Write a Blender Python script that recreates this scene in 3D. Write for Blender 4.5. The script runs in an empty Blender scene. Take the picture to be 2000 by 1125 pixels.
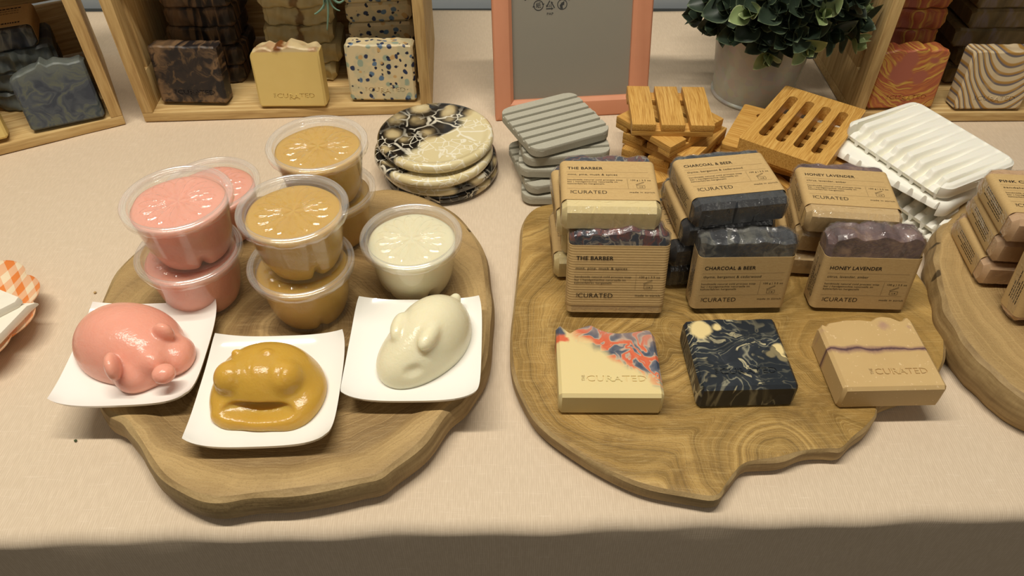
import bpy, bmesh, math, random
import numpy as np
from mathutils import Vector, Matrix, Euler
C = bpy.context.scene
COL = C.collection
T0 = 0.75                     # height of the table top above the floor
CAMH = 0.455                  # camera height above the table top
PITCH = math.radians(44.5)    # camera looks down by this
FPX = 1500.0                  # focal length in pixels of a 2000 px wide frame
R = math.radians
# ---------------------------------------------------------------- camera
cam_d = bpy.data.cameras.new('camera'); cam = bpy.data.objects.new('camera', cam_d); COL.objects.link(cam)
cam_d.sensor_width = 36; cam_d.lens = FPX / 2000 * 36; cam_d.clip_start = 0.01
cam.location = (0, 0, T0 + CAMH); cam.rotation_euler = (math.pi/2 - PITCH, 0, 0)
C.camera = cam
# ---------------------------------------------------------------- world and light
w = bpy.data.worlds.new('world'); C.world = w; w.use_nodes = True
w.node_tree.nodes['Background'].inputs[0].default_value = (1.0, 0.93, 0.82, 1)
w.node_tree.nodes['Background'].inputs[1].default_value = 0.12
def area(name, loc, sx, sy, power, color, tgt):
    l = bpy.data.lights.new(name, 'AREA'); l.shape = 'RECTANGLE'; l.size = sx; l.size_y = sy
    l.energy = power; l.color = color
    o = bpy.data.objects.new(name, l); COL.objects.link(o); o.location = loc
    o.rotation_euler = (Vector(tgt) - Vector(loc)).to_track_quat('-Z', 'Y').to_euler()
    return o
area('strip_light', (-0.22, 0.33, T0 + 1.55), 1.2, 0.045, 28.0, (1.0, 0.935, 0.82), (-0.22, 0.331, T0))
area('room_light', (0.5, -1.5, T0 + 1.7), 1.6, 1.0, 5.5, (1.0, 0.935, 0.82), (0, 0.6, T0))
C.view_settings.view_transform = 'Standard'; C.view_settings.look = 'None'
C.view_settings.exposure = -0.12; C.view_settings.gamma = 1.0; C.view_settings.use_curve_mapping = False

cT, sT = math.cos(PITCH), math.sin(PITCH)
def at(px, py, z=0.0):
    """the point seen at a pixel, at height z above the table top (z relative to the table)"""
    u = (px-1000)/FPX; v = (py-562.5)/FPX
    t = (CAMH - z)/(sT + v*cT)
    return Vector((u*t, (cT - v*sT)*t, z))
def W3(p): return Vector((p[0], p[1], p[2] + T0))

# ---------------------------------------------------------------- material helpers
def sr(r, g, b):
    f = lambda c: (c/255/12.92) if c/255 <= .04045 else ((c/255+.055)/1.055)**2.4
    return (f(r), f(g), f(b), 1)
def nd(nt, t, ins=None, **props):
    n = nt.nodes.new('ShaderNode' + t)
    for k, v in props.items(): setattr(n, k, v)
    for k, v in (ins or {}).items():
        s = n.inputs[k]
        if isinstance(v, bpy.types.NodeSocket): nt.links.new(v, s)
        else: s.default_value = v
    return n
def ma(nt, op, a, b=0.0, c=0.0, clamp=False): return nd(nt, 'Math', {0: a, 1: b, 2: c}, operation=op, use_clamp=clamp).outputs[0]
def mix(nt, f, a, b, bt='MIX'): return nd(nt, 'MixRGB', {'Fac': f, 'Color1': a, 'Color2': b}, blend_type=bt).outputs[0]
def sstep(nt, x, a, b): return nd(nt, 'MapRange', {'Value': x, 'From Min': a, 'From Max': b}, interpolation_type='SMOOTHSTEP').outputs[0]
def ramp(nt, f, stops, interp='LINEAR'):
    n = nd(nt, 'ValToRGB', {'Fac': f}); cr = n.color_ramp; cr.interpolation = interp
    while len(cr.elements) < len(stops): cr.elements.new(0.5)
    for e, (p, c) in zip(cr.elements, stops): e.position = p; e.color = c
    return n.outputs[0]
def noise(nt, vec, scale, detail=3, rough=.5, dist=0.0, out=0):
    return nd(nt, 'TexNoise', {'Vector': vec, 'Scale': scale, 'Detail': detail, 'Roughness': rough, 'Distortion': dist}).outputs[out]
def vmul(nt, v, s): return nd(nt, 'VectorMath', {0: v, 1: s}, operation='MULTIPLY').outputs[0]
def vadd(nt, v, s): return nd(nt, 'VectorMath', {0: v, 1: s}, operation='ADD').outputs[0]
def warp(nt, v, scale, amt, detail=2):
    n = noise(nt, v, scale, detail, out=1)
    n = vadd(nt, n, (-.5, -.5, -.5))
    return vadd(nt, v, vmul(nt, n, (amt, amt, amt)))
MATS = {}
def material(name, fn, rough=.5, spec=.5, sss=0, sssr=(.004, .002, .001), coat=0, metal=0, trans=0, ior=1.45):
    m = bpy.data.materials.new(name); m.use_nodes = True; nt = m.node_tree
    b = nt.nodes['Principled BSDF']; oc = nt.nodes.new('ShaderNodeTexCoord').outputs['Object']
    b.inputs['Roughness'].default_value = rough; b.inputs['Specular IOR Level'].default_value = spec
    b.inputs['Coat Weight'].default_value = coat; b.inputs['Metallic'].default_value = metal
    b.inputs['Transmission Weight'].default_value = trans; b.inputs['IOR'].default_value = ior
    if sss:
        b.inputs['Subsurface Weight'].default_value = sss; b.inputs['Subsurface Radius'].default_value = sssr
        b.inputs['Subsurface Scale'].default_value = 1.0
    r = fn(nt, oc, b)
    if isinstance(r, bpy.types.NodeSocket): nt.links.new(r, b.inputs['Base Color'])
    elif r is not None: b.inputs['Base Color'].default_value = r
    MATS[name] = m
    return m
def bump(nt, b, h, strength=.3, dist=.001):
    n = nd(nt, 'Bump', {'Height': h, 'Strength': strength, 'Distance': dist}); nt.links.new(n.outputs[0], b.inputs['Normal'])
def xyz(nt, v):
    s = nd(nt, 'SeparateXYZ', {0: v}); return s.outputs[0], s.outputs[1], s.outputs[2]

# ---------------------------------------------------------------- materials
def f_cloth(nt, oc, b):
    x, y, z = xyz(nt, oc)
    st = ma(nt, 'SINE', ma(nt, 'MULTIPLY', ma(nt, 'ADD', x, ma(nt, 'MULTIPLY', noise(nt, oc, 9, 2), .004)), 2*math.pi/.0015))
    slub = noise(nt, vmul(nt, oc, (900, 110, 110)), 1, 3)
    slub2 = noise(nt, vmul(nt, oc, (60, 900, 900)), 1, 3)
    big = noise(nt, oc, 5, 3)
    c = mix(nt, sstep(nt, slub, .35, .7), sr(210, 192, 166), sr(220, 202, 176))
    c = mix(nt, ma(nt, 'MULTIPLY', sstep(nt, slub2, .58, .78), .6), c, sr(232, 216, 194))
    c = mix(nt, ma(nt, 'MULTIPLY', ma(nt, 'ADD', ma(nt, 'MULTIPLY', st, .5), .5), .30), c, sr(184, 160, 136))
    c = mix(nt, ma(nt, 'MULTIPLY', big, .25), c, sr(210, 188, 164))
    bump(nt, b, ma(nt, 'ADD', ma(nt, 'MULTIPLY', st, .5), ma(nt, 'ADD', slub2, slub)), .22, .0003)
    return c
material('pink_linen', f_cloth, .9, .1)

def f_board(cols, ringscale, eyes, warpamt=.05, seed=0, sap=(.10, .14)):
    def f(nt, oc, b):
        p = vadd(nt, oc, (0, 0, seed*1.7))
        wv = warp(nt, vmul(nt, oc, (1, 1, .2)), 9, warpamt, 2)
        wv = warp(nt, wv, 45, .007, 3)
        d = None
        for (ex, ey, wt) in eyes:
            x, y, z = xyz(nt, vadd(nt, wv, (-ex, -ey, 0)))
            q = ma(nt, 'MULTIPLY', ma(nt, 'SQRT', ma(nt, 'ADD', ma(nt, 'MULTIPLY', x, x), ma(nt, 'MULTIPLY', y, y))), wt)
            d = q if d is None else nd(nt, 'Math', {0: d, 1: q, 2: .012}, operation='SMOOTH_MIN').outputs[0]
        def one(k, sd, det, rg): return noise(nt, nd(nt, 'CombineXYZ', {0: ma(nt, 'MULTIPLY', d, ringscale*k), 1: seed*sd}).outputs[0], 1, det, rg)
        rr = one(1, 3.1, 5, .62); fine = one(7, 2.1, 3, .6)
        c = ramp(nt, rr, [(.30, cols[0]), (.43, cols[1]), (.55, cols[2]), (.66, cols[3]), (.8, cols[1])])
        c = mix(nt, ma(nt, 'MULTIPLY', sstep(nt, fine, .52, .68), .45), c, cols[0])
        blotch = noise(nt, vadd(nt, oc, (seed, 0, 0)), 14, 5, .65, 1.2)
        c = mix(nt, ma(nt, 'MULTIPLY', sstep(nt, blotch, .5, .66), .55), c, cols[4])
        c = mix(nt, ma(nt, 'MULTIPLY', sstep(nt, blotch, .44, .32), .40), c, cols[3])
        dj = ma(nt, 'ADD', d, ma(nt, 'MULTIPLY', noise(nt, oc, 130, 2), .0016))
        for k, wid, am, cc in ((1.05, .475, .55, cols[0]), (3.4, .44, .42, cols[6]), (8.5, .38, .30, cols[6])):
            ln = sstep(nt, ma(nt, 'ABSOLUTE', ma(nt, 'SUBTRACT', ma(nt, 'FRACT', ma(nt, 'MULTIPLY', dj, ringscale*k)), .5)), wid, .5)
            pm = sstep(nt, noise(nt, vadd(nt, oc, (k, 0, 0)), 24, 3), .42, .62)
            c = mix(nt, ma(nt, 'MULTIPLY', ma(nt, 'MULTIPLY', ln, pm), am), c, cc)
        sd = xyz(nt, vadd(nt, wv, (-eyes[0][0], -eyes[0][1], 0)))
        d0 = ma(nt, 'SQRT', ma(nt, 'ADD', ma(nt, 'MULTIPLY', sd[0], sd[0]), ma(nt, 'MULTIPLY', sd[1], sd[1])))
        c = mix(nt, ma(nt, 'MULTIPLY', sstep(nt, d0, sap[0], sap[1]), .5), c, mix(nt, fine, cols[3], cols[5]))
        saw = noise(nt, vmul(nt, warp(nt, oc, 8, .03), (70, 1000, 40)), 1, 2)
        c = mix(nt, ma(nt, 'MULTIPLY', sstep(nt, saw, .5, .72), .22), c, cols[6])
        grit = noise(nt, oc, 900, 2)
        c = mix(nt, ma(nt, 'MULTIPLY', sstep(nt, grit, .5, .75), .22), c, cols[0])
        bump(nt, b, ma(nt, 'ADD', fine, ma(nt, 'ADD', saw, ma(nt, 'ADD', grit, rr))), .35, .0006)
        return c
    return f
BC1 = [sr(92, 70, 42), sr(134, 106, 66), sr(150, 122, 78), sr(182, 152, 102), sr(114, 88, 54), sr(192, 162, 110), sr(202, 174, 122)]
BC2 = [sr(98, 74, 36), sr(140, 110, 56), sr(164, 130, 70), sr(190, 156, 92), sr(112, 84, 40), sr(182, 148, 86), sr(214, 184, 122)]
p1 = at(590, 640, .02); p2 = at(1400, 640, .016); p3 = at(2200, 600, .03)
material('teak_slice_left', f_board(BC1, 62, [(p1.x, p1.y, 1)], .026, 1, (.105, .140)), .55, .3)
material('teak_slice_middle', f_board(BC2, 75, [(p2.x-.03, p2.y, 1.0), (p2.x-.055, p2.y-.02, 1.2), (p2.x+.10, p2.y-.02, 1.15), (p2.x+.02, p2.y-.11, 1.6), (p2.x+.03, p2.y+.06, 1.1)], .05, 2, (.16, .22)), .48, .35)
material('teak_slice_right', f_board(BC1, 60, [(p3.x, p3.y, 1)], .02, 3, (.085, .105)), .55, .3)
def f_side(nt, oc, b):
    n1 = noise(nt, vmul(nt, oc, (25, 25, 200)), 1, 4, .6); n2 = noise(nt, vmul(nt, oc, (600, 600, 30)), 1, 2)
    c = ramp(nt, n1, [(.3, sr(134, 110, 72)), (.5, sr(164, 138, 94)), (.7, sr(186, 160, 112))])
    c = mix(nt, ma(nt, 'MULTIPLY', n2, .35), c, sr(120, 92, 56))
    cr = sstep(nt, noise(nt, vmul(nt, oc, (60, 60, 8)), 1, 2), .70, .74)
    c = mix(nt, ma(nt, 'MULTIPLY', cr, .8), c, sr(50, 38, 24))
    bump(nt, b, ma(nt, 'ADD', n1, n2), .4, .001); return c
material('teak_edge', f_side, .6, .3)
def f_grain(c0, c1, c2, s=(18, 18, 350), speck=0.0, seed=0.0):
    def f(nt, oc, b):
        v = vadd(nt, oc, (seed, seed*.7, seed*1.3))
        g = noise(nt, vmul(nt, warp(nt, v, 12, .008), s), 1, 4, .6)
        c = ramp(nt, g, [(.3, c0), (.5, c1), (.7, c2)])
        if speck:
            k = noise(nt, vmul(nt, v, tuple(q*2.6 for q in s)), 1, 2)
            c = mix(nt, ma(nt, 'MULTIPLY', sstep(nt, k, .55, .7), speck), c, c0)
        bump(nt, b, g, .15, .0005); return c
    return f
PINE = (sr(172, 138, 88), sr(200, 168, 112), sr(216, 188, 134))
material('pine_horizontal', f_grain(*PINE, s=(14, 260, 260), speck=.4), .6, .3)
material('pine_vertical', f_grain(*PINE, s=(260, 260, 14), speck=.4, seed=2), .6, .3)
BAM = (sr(168, 118, 52), sr(204, 156, 80), sr(220, 178, 102))
material('bamboo_long', f_grain(*BAM, s=(900, 30, 700), speck=.5), .42, .4)
material('bamboo_cross', f_grain(*BAM, s=(30, 900, 700), speck=.5, seed=4), .42, .4)
def f_stone(nt, oc, b):
    n = noise(nt, oc, 900, 2); k = noise(nt, oc, 60, 3)
    c = mix(nt, n, sr(156, 152, 136), sr(186, 182, 164)); c = mix(nt, ma(nt, 'MULTIPLY', k, .3), c, sr(186, 182, 166))
    bump(nt, b, n, .2, .0003); return c
material('grey_diatomite', f_stone, .95, .1)
material('white_silicone', lambda nt, oc, b: sr(244, 241, 228), .45, .4, .15, (.004, .003, .002))
material('white_porcelain', lambda nt, oc, b: sr(243, 240, 232), .12, .5, coat=.3)
material('dark_iron', lambda nt, oc, b: sr(62, 64, 62), .5, .4, metal=.3)
def f_wall(nt, oc, b):
    return mix(nt, noise(nt, oc, 4, 2), sr(168, 176, 182), sr(180, 188, 192))
material('blue_grey_paint', f_wall, .7, .3)
material('floor_vinyl', lambda nt, oc, b: mix(nt, noise(nt, oc, 8, 4), sr(120, 116, 110), sr(140, 134, 126)), .6, .3)
def f_kraft(nt, oc, b):
    n = noise(nt, vmul(nt, oc, (300, 300, 1400)), 1, 3, .7); k = noise(nt, oc, 1800, 1)
    c = mix(nt, n, sr(178, 146, 96), sr(204, 174, 122)); c = mix(nt, ma(nt, 'MULTIPLY', sstep(nt, k, .62, .7), .3), c, sr(150, 116, 72))
    bump(nt, b, n, .15, .0002); return c
material('kraft_paper', f_kraft, .85, .15)
material('black_ink', lambda nt, oc, b: sr(30, 27, 26), .7, .2)
material('sign_ink', lambda nt, oc, b: sr(36, 38, 36), .6, .2)
material('peach_lacquer', lambda nt, oc, b: mix(nt, noise(nt, oc, 60, 3), sr(204, 138, 104), sr(210, 146, 112)), .5, .35)
material('grey_insert', lambda nt, oc, b: sr(148, 142, 126), .6, .2)
material('white_paper', lambda nt, oc, b: mix(nt, noise(nt, oc, 60, 3), sr(226, 218, 198), sr(236, 230, 214)), .8, .2)

def f_zinc(nt, oc, b):
    n = noise(nt, oc, 45, 3); v = nd(nt, 'TexVoronoi', {'Vector': oc, 'Scale': 120}).outputs['Color']
    c = mix(nt, n, sr(176, 172, 162), sr(196, 192, 180)); c = mix(nt, .06, c, v)
    nt.links.new(ma(nt, 'ADD', ma(nt, 'MULTIPLY', n, .15), .36), b.inputs['Roughness']); return c
material('galvanised_zinc', f_zinc, .42, .5, metal=.25)
material('dark_soil', lambda nt, oc, b: sr(26, 24, 18), .9, .1)

def leafmat(name, c0, c1, rim):
    def f(nt, oc, b):
        uv = nt.nodes.new('ShaderNodeUVMap').outputs[0]; x, y, z = xyz(nt, uv)
        e = ma(nt, 'MAXIMUM', ma(nt, 'ABSOLUTE', ma(nt, 'SUBTRACT', ma(nt, 'MULTIPLY', x, 2), 1)), y)
        c = mix(nt, noise(nt, oc, 90, 2), c0, c1)
        c = mix(nt, ma(nt, 'MULTIPLY', sstep(nt, e, .86, .98), .8), c, rim)
        return c
    return material(name, f, .42, .4, .08, (.002, .004, .001))
leafmat('leaf_dark', sr(38, 50, 40), sr(54, 66, 50), sr(104, 118, 88))
leafmat('leaf_light', sr(112, 130, 84), sr(144, 158, 106), sr(192, 200, 150))
material('leaf_stem', lambda nt, oc, b: sr(60, 76, 44), .6, .3)
material('teal_succulent', lambda nt, oc, b: mix(nt, noise(nt, oc, 90, 2), sr(96, 130, 112), sr(130, 158, 136)), .6, .3)

def clear_mat(name, tint, gloss_rough, bumpf=None, base=.04, gain=1.0, white=0.0):
    m = bpy.data.materials.new(name); m.use_nodes = True; nt = m.node_tree; nt.nodes.clear()
    out = nt.nodes.new('ShaderNodeOutputMaterial'); oc = nt.nodes.new('ShaderNodeTexCoord').outputs['Object']
    gl = nd(nt, 'BsdfGlossy', {'Color': (1, 1, 1, 1), 'Roughness': gloss_rough}); tr = nd(nt, 'BsdfTransparent', {'Color': tint})
    lw = nd(nt, 'LayerWeight', {'Blend': .5})
    if bumpf:
        bn = nd(nt, 'Bump', {'Height': bumpf(nt, oc), 'Strength': .8, 'Distance': .0015})
        nt.links.new(bn.outputs[0], gl.inputs['Normal']); nt.links.new(bn.outputs[0], lw.inputs['Normal'])
    f = ma(nt, 'MULTIPLY_ADD', ma(nt, 'POWER', lw.outputs['Facing'], 4.0), gain, base, clamp=True)
    df = nd(nt, 'BsdfDiffuse', {'Color': (1, .95, .88, 1)})
    m0 = nd(nt, 'MixShader', {0: white, 1: tr.outputs[0], 2: df.outputs[0]})
    m1 = nd(nt, 'MixShader', {0: f, 1: m0.outputs[0], 2: gl.outputs[0]})
    nt.links.new(m1.outputs[0], out.inputs[0]); MATS[name] = m
clear_mat('clear_cup', (.98, .98, .97, 1), .06, None, .035, .5, .04)
clear_mat('clear_lid', (.98, .98, .97, 1), .09, None, .075, .6, .035)
clear_mat('clear_rim', (.96, .96, .95, 1), .12, None, .10, .6, .17)
clear_mat('cellophane', (.97, .97, .97, 1), .12, lambda nt, oc: noise(nt, oc, 170, 2, .5, 1.5), .05, .8, .03)
clear_mat('frame_glass', (.98, .98, .98, 1), .25, None, .02, .6, .02)

def jelly(name, c0, c1, rad, wet=300):
    def f(nt, oc, b):
        n = noise(nt, oc, 700, 2); n2 = noise(nt, oc, 330, 2)
        k = ma(nt, 'ADD', n2, ma(nt, 'MULTIPLY', n, .4)); bump(nt, b, k, .42, .0007)
        return mix(nt, noise(nt, oc, 60, 2), c0, c1)
    return material(name, f, .24, .5, .8, rad)
jelly('jelly_pink', sr(228, 160, 138), sr(234, 170, 148), (.007, .004, .003))
jelly('jelly_amber', sr(194, 152, 58), sr(206, 166, 74), (.009, .006, .0025))
jelly('jelly_white', sr(226, 218, 184), sr(234, 226, 194), (.010, .008, .006))

# soaps ------------------------------------------------------------
CREAM = sr(222, 202, 146)
def blob(nt, v, c, pts, col, soft=.3):
    for (x, z, r) in pts:
        d = nd(nt, 'VectorMath', {0: v, 1: (x, 0, z)}, operation='DISTANCE').outputs['Value']
        c = mix(nt, ma(nt, 'SUBTRACT', 1.0, sstep(nt, d, r*(1-soft), r*(1+soft))), c, col)
    return c
def flat(nt, v): return vmul(nt, v, (1, .25, 1))
def f_barber(nt, oc, b):
    v = flat(nt, oc); w1 = warp(nt, warp(nt, v, 75, .011, 1), 200, .004, 2)
    x, y, z = xyz(nt, w1)
    c = CREAM
    m = sstep(nt, ma(nt, 'ADD', z, ma(nt, 'MULTIPLY', x, .85)), .032, .044)
    n = noise(nt, warp(nt, vadd(nt, v, (.31, 0, .12)), 60, .016, 2), 62, 2, .5, 1.2)
    sw = ramp(nt, n, [(.34, sr(70, 78, 94)), (.41, sr(104, 106, 114)), (.45, sr(188, 168, 146)), (.48, sr(214, 112, 76)), (.56, sr(206, 98, 66)), (.59, sr(190, 168, 144)), (.63, sr(112, 112, 120)), (.70, sr(74, 82, 98))])
    c = mix(nt, m, c, sw)
    c = mix(nt, ma(nt, 'MULTIPLY', ma(nt, 'MULTIPLY', sstep(nt, ma(nt, 'ADD', z, ma(nt, 'MULTIPLY', x, .3)), .050, .062), .45), m), c, sr(172, 146, 132))
    c = blob(nt, w1, c, [(-.034, .060, .0045), (.014, .0285, .0015)], sr(78, 84, 98), .5)
    return blob(nt, w1, c, [(-.034, .053, .005), (-.029, .051, .003)], sr(212, 104, 70), .4)
material('soap_cream_orange_slate', f_barber, .42, .4, .2, (.003, .002, .001))
def f_barber_wrapped(nt, oc, b):
    v = flat(nt, oc); w1 = warp(nt, v, 70, .02, 2); x, y, z = xyz(nt, w1)
    n = noise(nt, w1, 48, 2, .5, 1.2)
    c = ramp(nt, n, [(.36, sr(32, 42, 58)), (.44, sr(44, 54, 70)), (.475, sr(150, 138, 120)), (.50, sr(58, 56, 66)), (.56, sr(112, 56, 48)), (.62, sr(48, 46, 58)), (.68, sr(28, 38, 54))])
    return mix(nt, sstep(nt, z, .044, .050), CREAM, c)
material('soap_cream_navy', f_barber_wrapped, .42, .4)
def f_charcoal(nt, oc, b):
    v = flat(nt, oc); w1 = warp(nt, warp(nt, v, 32, .034, 2), 130, .005, 2)
    x, y, z = xyz(nt, w1)
    wv = noise(nt, vmul(nt, w1, (.75, 1, 1.9)), 17, 3, .5, 2.2)
    c = ramp(nt, wv, [(.30, sr(26, 31, 37)), (.40, sr(36, 42, 48)), (.425, sr(140, 136, 114)), (.45, sr(44, 48, 54)), (.53, sr(30, 35, 41)), (.555, sr(196, 184, 144)), (.585, sr(90, 92, 88)), (.60, sr(32, 37, 43)), (.66, sr(40, 45, 51)), (.69, sr(206, 192, 150)), (.76, sr(52, 56, 60))])
    low = sstep(nt, noise(nt, v, 45, 1), .42, .58)
    c = mix(nt, ma(nt, 'MULTIPLY', low, .35), c, sr(34, 40, 46))
    c = blob(nt, warp(nt, v, 90, .006), c, [(-.0235, .055, .0085), (-.011, .058, .0045), (.028, .034, .006), (.022, .030, .004), (.030, .026, .004)], sr(222, 200, 142), .18)
    c = blob(nt, w1, c, [(-.008, .0575, .0022), (.026, .031, .002)], sr(44, 48, 54), .3)
    face = sstep(nt, y, -.00253, -.00262)
    return mix(nt, face, c, mix(nt, .7, c, sr(26, 31, 36)))
material('soap_charcoal_swirl', f_charcoal, .4, .45)
def f_char2(nt, oc, b):
    v = flat(nt, oc); n = noise(nt, warp(nt, v, 60, .02), 50, 3, .5, 1)
    x, y, z = xyz(nt, oc)
    c = ramp(nt, n, [(.4, sr(34, 38, 44)), (.52, sr(56, 60, 66)), (.6, sr(104, 104, 96)), (.68, sr(44, 48, 54))])
    return mix(nt, ma(nt, 'MULTIPLY', ma(nt, 'SUBTRACT', 1.0, sstep(nt, z, .045, .055)), .85), c, sr(28, 31, 36))
material('soap_charcoal', f_char2, .4, .45)
def f_honey(purple_top=False):
    def f(nt, oc, b):
        v = flat(nt, oc); w1 = warp(nt, warp(nt, v, 55, .010, 1), 300, .0012, 2); x, y, z = xyz(nt, w1)
        sp = noise(nt, oc, 420, 2)
        c = mix(nt, noise(nt, oc, 40, 2), sr(192, 160, 108), sr(202, 172, 120)); c = mix(nt, ma(nt, 'MULTIPLY', sstep(nt, sp, .66, .72), .5), c, sr(234, 208, 164))
        if purple_top:
            return mix(nt, sstep(nt, z, .048, .0505), c, ramp(nt, noise(nt, w1, 90, 3), [(.35, sr(70, 52, 54)), (.55, sr(112, 88, 86)), (.7, sr(150, 122, 104))]))
        d = ma(nt, 'ABSOLUTE', ma(nt, 'SUBTRACT', z, .0355))
        c = mix(nt, ma(nt, 'SUBTRACT', 1.0, sstep(nt, d, .0006, .0034)), c, sr(150, 118, 98))
        c = mix(nt, ma(nt, 'SUBTRACT', 1.0, sstep(nt, d, .0001, .0011)), c, sr(88, 64, 66))
        c = blob(nt, warp(nt, v, 200, .004), c, [(.012, .058, .004), (.030, .056, .0025), (-.0335, .054, .002)], sr(170, 134, 116), .6)
        return blob(nt, v, c, [(-.012, .040, .0006), (-.003, .0405, .0007), (-.002, .041, .0005), (-.0125, .047, .0004), (-.028, .024, .0004)], sr(60, 46, 34), .3)
    return f
material('soap_honey', f_honey(), .5, .35, .12, (.003, .002, .001))
material('soap_honey_purple', f_honey(True), .45, .4)
material('soap_pink_clay', lambda nt, oc, b: mix(nt, noise(nt, oc, 300, 2), sr(192, 154, 114), sr(204, 168, 128)), .45, .4)
def f_slate(nt, oc, b):
    v = flat(nt, oc); n = noise(nt, warp(nt, v, 40, .03), 45, 3, .5, 1.5); x, y, z = xyz(nt, oc)
    c = ramp(nt, n, [(.35, sr(58, 64, 74)), (.48, sr(78, 84, 90)), (.55, sr(96, 100, 88)), (.6, sr(76, 82, 86)), (.7, sr(58, 68, 72))])
    return mix(nt, sstep(nt, ma(nt, 'ADD', z, ma(nt, 'MULTIPLY', noise(nt, oc, 60, 2), .02)), .055, .078), c, sr(104, 110, 104))
material('soap_slate', f_slate, .45, .4)
def f_brown(nt, oc, b):
    v = flat(nt, oc); w1 = warp(nt, v, 60, .02); d = nd(nt, 'VectorMath', {0: w1, 1: (0, 0, .032)}, operation='DISTANCE').outputs['Value']
    n = noise(nt, w1, 70, 3, .5, 1)
    c = ramp(nt, n, [(.35, sr(34, 30, 30)), (.55, sr(46, 38, 34)), (.63, sr(92, 72, 50)), (.70, sr(46, 38, 34))])
    return mix(nt, ma(nt, 'MULTIPLY', ma(nt, 'MULTIPLY', sstep(nt, d, .022, .036), sstep(nt, n, .40, .58)), .75), c, sr(132, 104, 74))
material('soap_brown_marble', f_brown, .45, .4)
def f_butter(nt, oc, b):
    x, y, z = xyz(nt, oc)
    n = noise(nt, warp(nt, oc, 60, .01), 70, 2)
    c = mix(nt, n, sr(214, 186, 112), sr(220, 194, 122)); t = mix(nt, sstep(nt, n, .45, .6), sr(204, 184, 140), sr(190, 156, 116))
    d = nd(nt, 'VectorMath', {0: vmul(nt, warp(nt, oc, 120, .01), (1, 0, .8)), 1: (-.006, 0, .053)}, operation='DISTANCE').outputs['Value']
    c = mix(nt, sstep(nt, z, .0595, .0615), c, t)
    return mix(nt, ma(nt, 'MULTIPLY', ma(nt, 'SUBTRACT', 1.0, sstep(nt, d, .003, .008)), sstep(nt, z, .054, .064)), c, sr(120, 72, 34))
material('soap_butter', f_butter, .45, .4, .1, (.003, .002, .001))
def f_ruffle(nt, oc, b):
    n = noise(nt, warp(nt, oc, 60, .01), 60, 2); d = nd(nt, 'VectorMath', {0: vmul(nt, warp(nt, oc, 90, .02), (1, 0, 0)), 1: (.002, 0, 0)}, operation='DISTANCE').outputs['Value']
    c = mix(nt, n, sr(204, 188, 140), sr(182, 164, 116)); return mix(nt, ma(nt, 'MULTIPLY', ma(nt, 'SUBTRACT', 1.0, sstep(nt, d, .002, .006)), .8), c, sr(120, 84, 46))
material('soap_ruffle', f_ruffle, .5, .35)
def f_terrazzo(nt, oc, b):
    v = warp(nt, oc, 90, .006); c = mix(nt, sstep(nt, noise(nt, oc, 80, 2), .45, .6), sr(212, 194, 152), sr(196, 186, 150))
    for i, (sc, th, col, sd) in enumerate([(75, .28, sr(150, 164, 144), 3), (90, .26, sr(92, 118, 142), 1), (120, .30, sr(42, 54, 84), 2), (150, .25, sr(30, 38, 60), 5), (80, .22, sr(196, 160, 104), 7)]):
        vv = nd(nt, 'TexVoronoi', {'Vector': vadd(nt, v, (sd, sd*.3, sd*.7)), 'Scale': sc})
        rnd = xyz(nt, vv.outputs['Color'])[0]
        m = ma(nt, 'MULTIPLY', ma(nt, 'SUBTRACT', 1.0, sstep(nt, vv.outputs['Distance'], th-.04, th+.06)), ma(nt, 'LESS_THAN', rnd, .55))
        c = mix(nt, m, c, col)
    return c
material('soap_terrazzo', f_terrazzo, .45, .4)
def f_fire(nt, oc, b):
    v = flat(nt, oc); w1 = warp(nt, v, 40, .016, 2); x, y, z = xyz(nt, w1)
    t = ma(nt, 'SUBTRACT', z, ma(nt, 'MULTIPLY', ma(nt, 'MULTIPLY', x, x), 16))
    n = noise(nt, nd(nt, 'CombineXYZ', {0: ma(nt, 'MULTIPLY', t, 130), 1: ma(nt, 'MULTIPLY', x, 14)}).outputs[0], 1, 3, .6)
    c = ramp(nt, n, [(.3, sr(198, 158, 66)), (.42, sr(184, 112, 60)), (.5, sr(160, 82, 58)), (.58, sr(204, 164, 72)), (.62, sr(160, 76, 56)), (.74, sr(190, 124, 64))])
    return blob(nt, w1, c, [(-.004, .054, .009), (.022, .052, .006), (-.010, .040, .011), (.010, .036, .009)], sr(162, 92, 72), .2)
material('soap_fire', f_fire, .45, .4)
def f_zebra(nt, oc, b):
    v = vadd(nt, flat(nt, oc), (-.008, 0, 0)); w1 = warp(nt, v, 35, .005, 1); x, y, z = xyz(nt, w1)
    t = ma(nt, 'SUBTRACT', z, ma(nt, 'MULTIPLY', ma(nt, 'MULTIPLY', x, x), 26))
    s = ma(nt, 'FRACT', ma(nt, 'MULTIPLY', t, 95)); n = noise(nt, w1, 50, 1)
    c = ramp(nt, s, [(.0, sr(206, 186, 152)), (.45, sr(208, 190, 154)), (.54, sr(104, 98, 104)), (.64, sr(110, 104, 106)), (.76, sr(168, 126, 62)), (.92, sr(176, 138, 76)), (1, sr(206, 186, 152))])
    return mix(nt, ma(nt, 'MULTIPLY', sstep(nt, n, .55, .7), .4), c, sr(190, 160, 110))
material('soap_zebra', f_zebra, .45, .4)
def f_umber(nt, oc, b):
    n = noise(nt, flat(nt, oc), 60, 3, .5, 1)
    return ramp(nt, n, [(.35, sr(96, 82, 54)), (.55, sr(122, 104, 68)), (.66, sr(130, 116, 110)), (.72, sr(108, 92, 62))])
material('soap_umber', f_umber, .45, .4)

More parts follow.
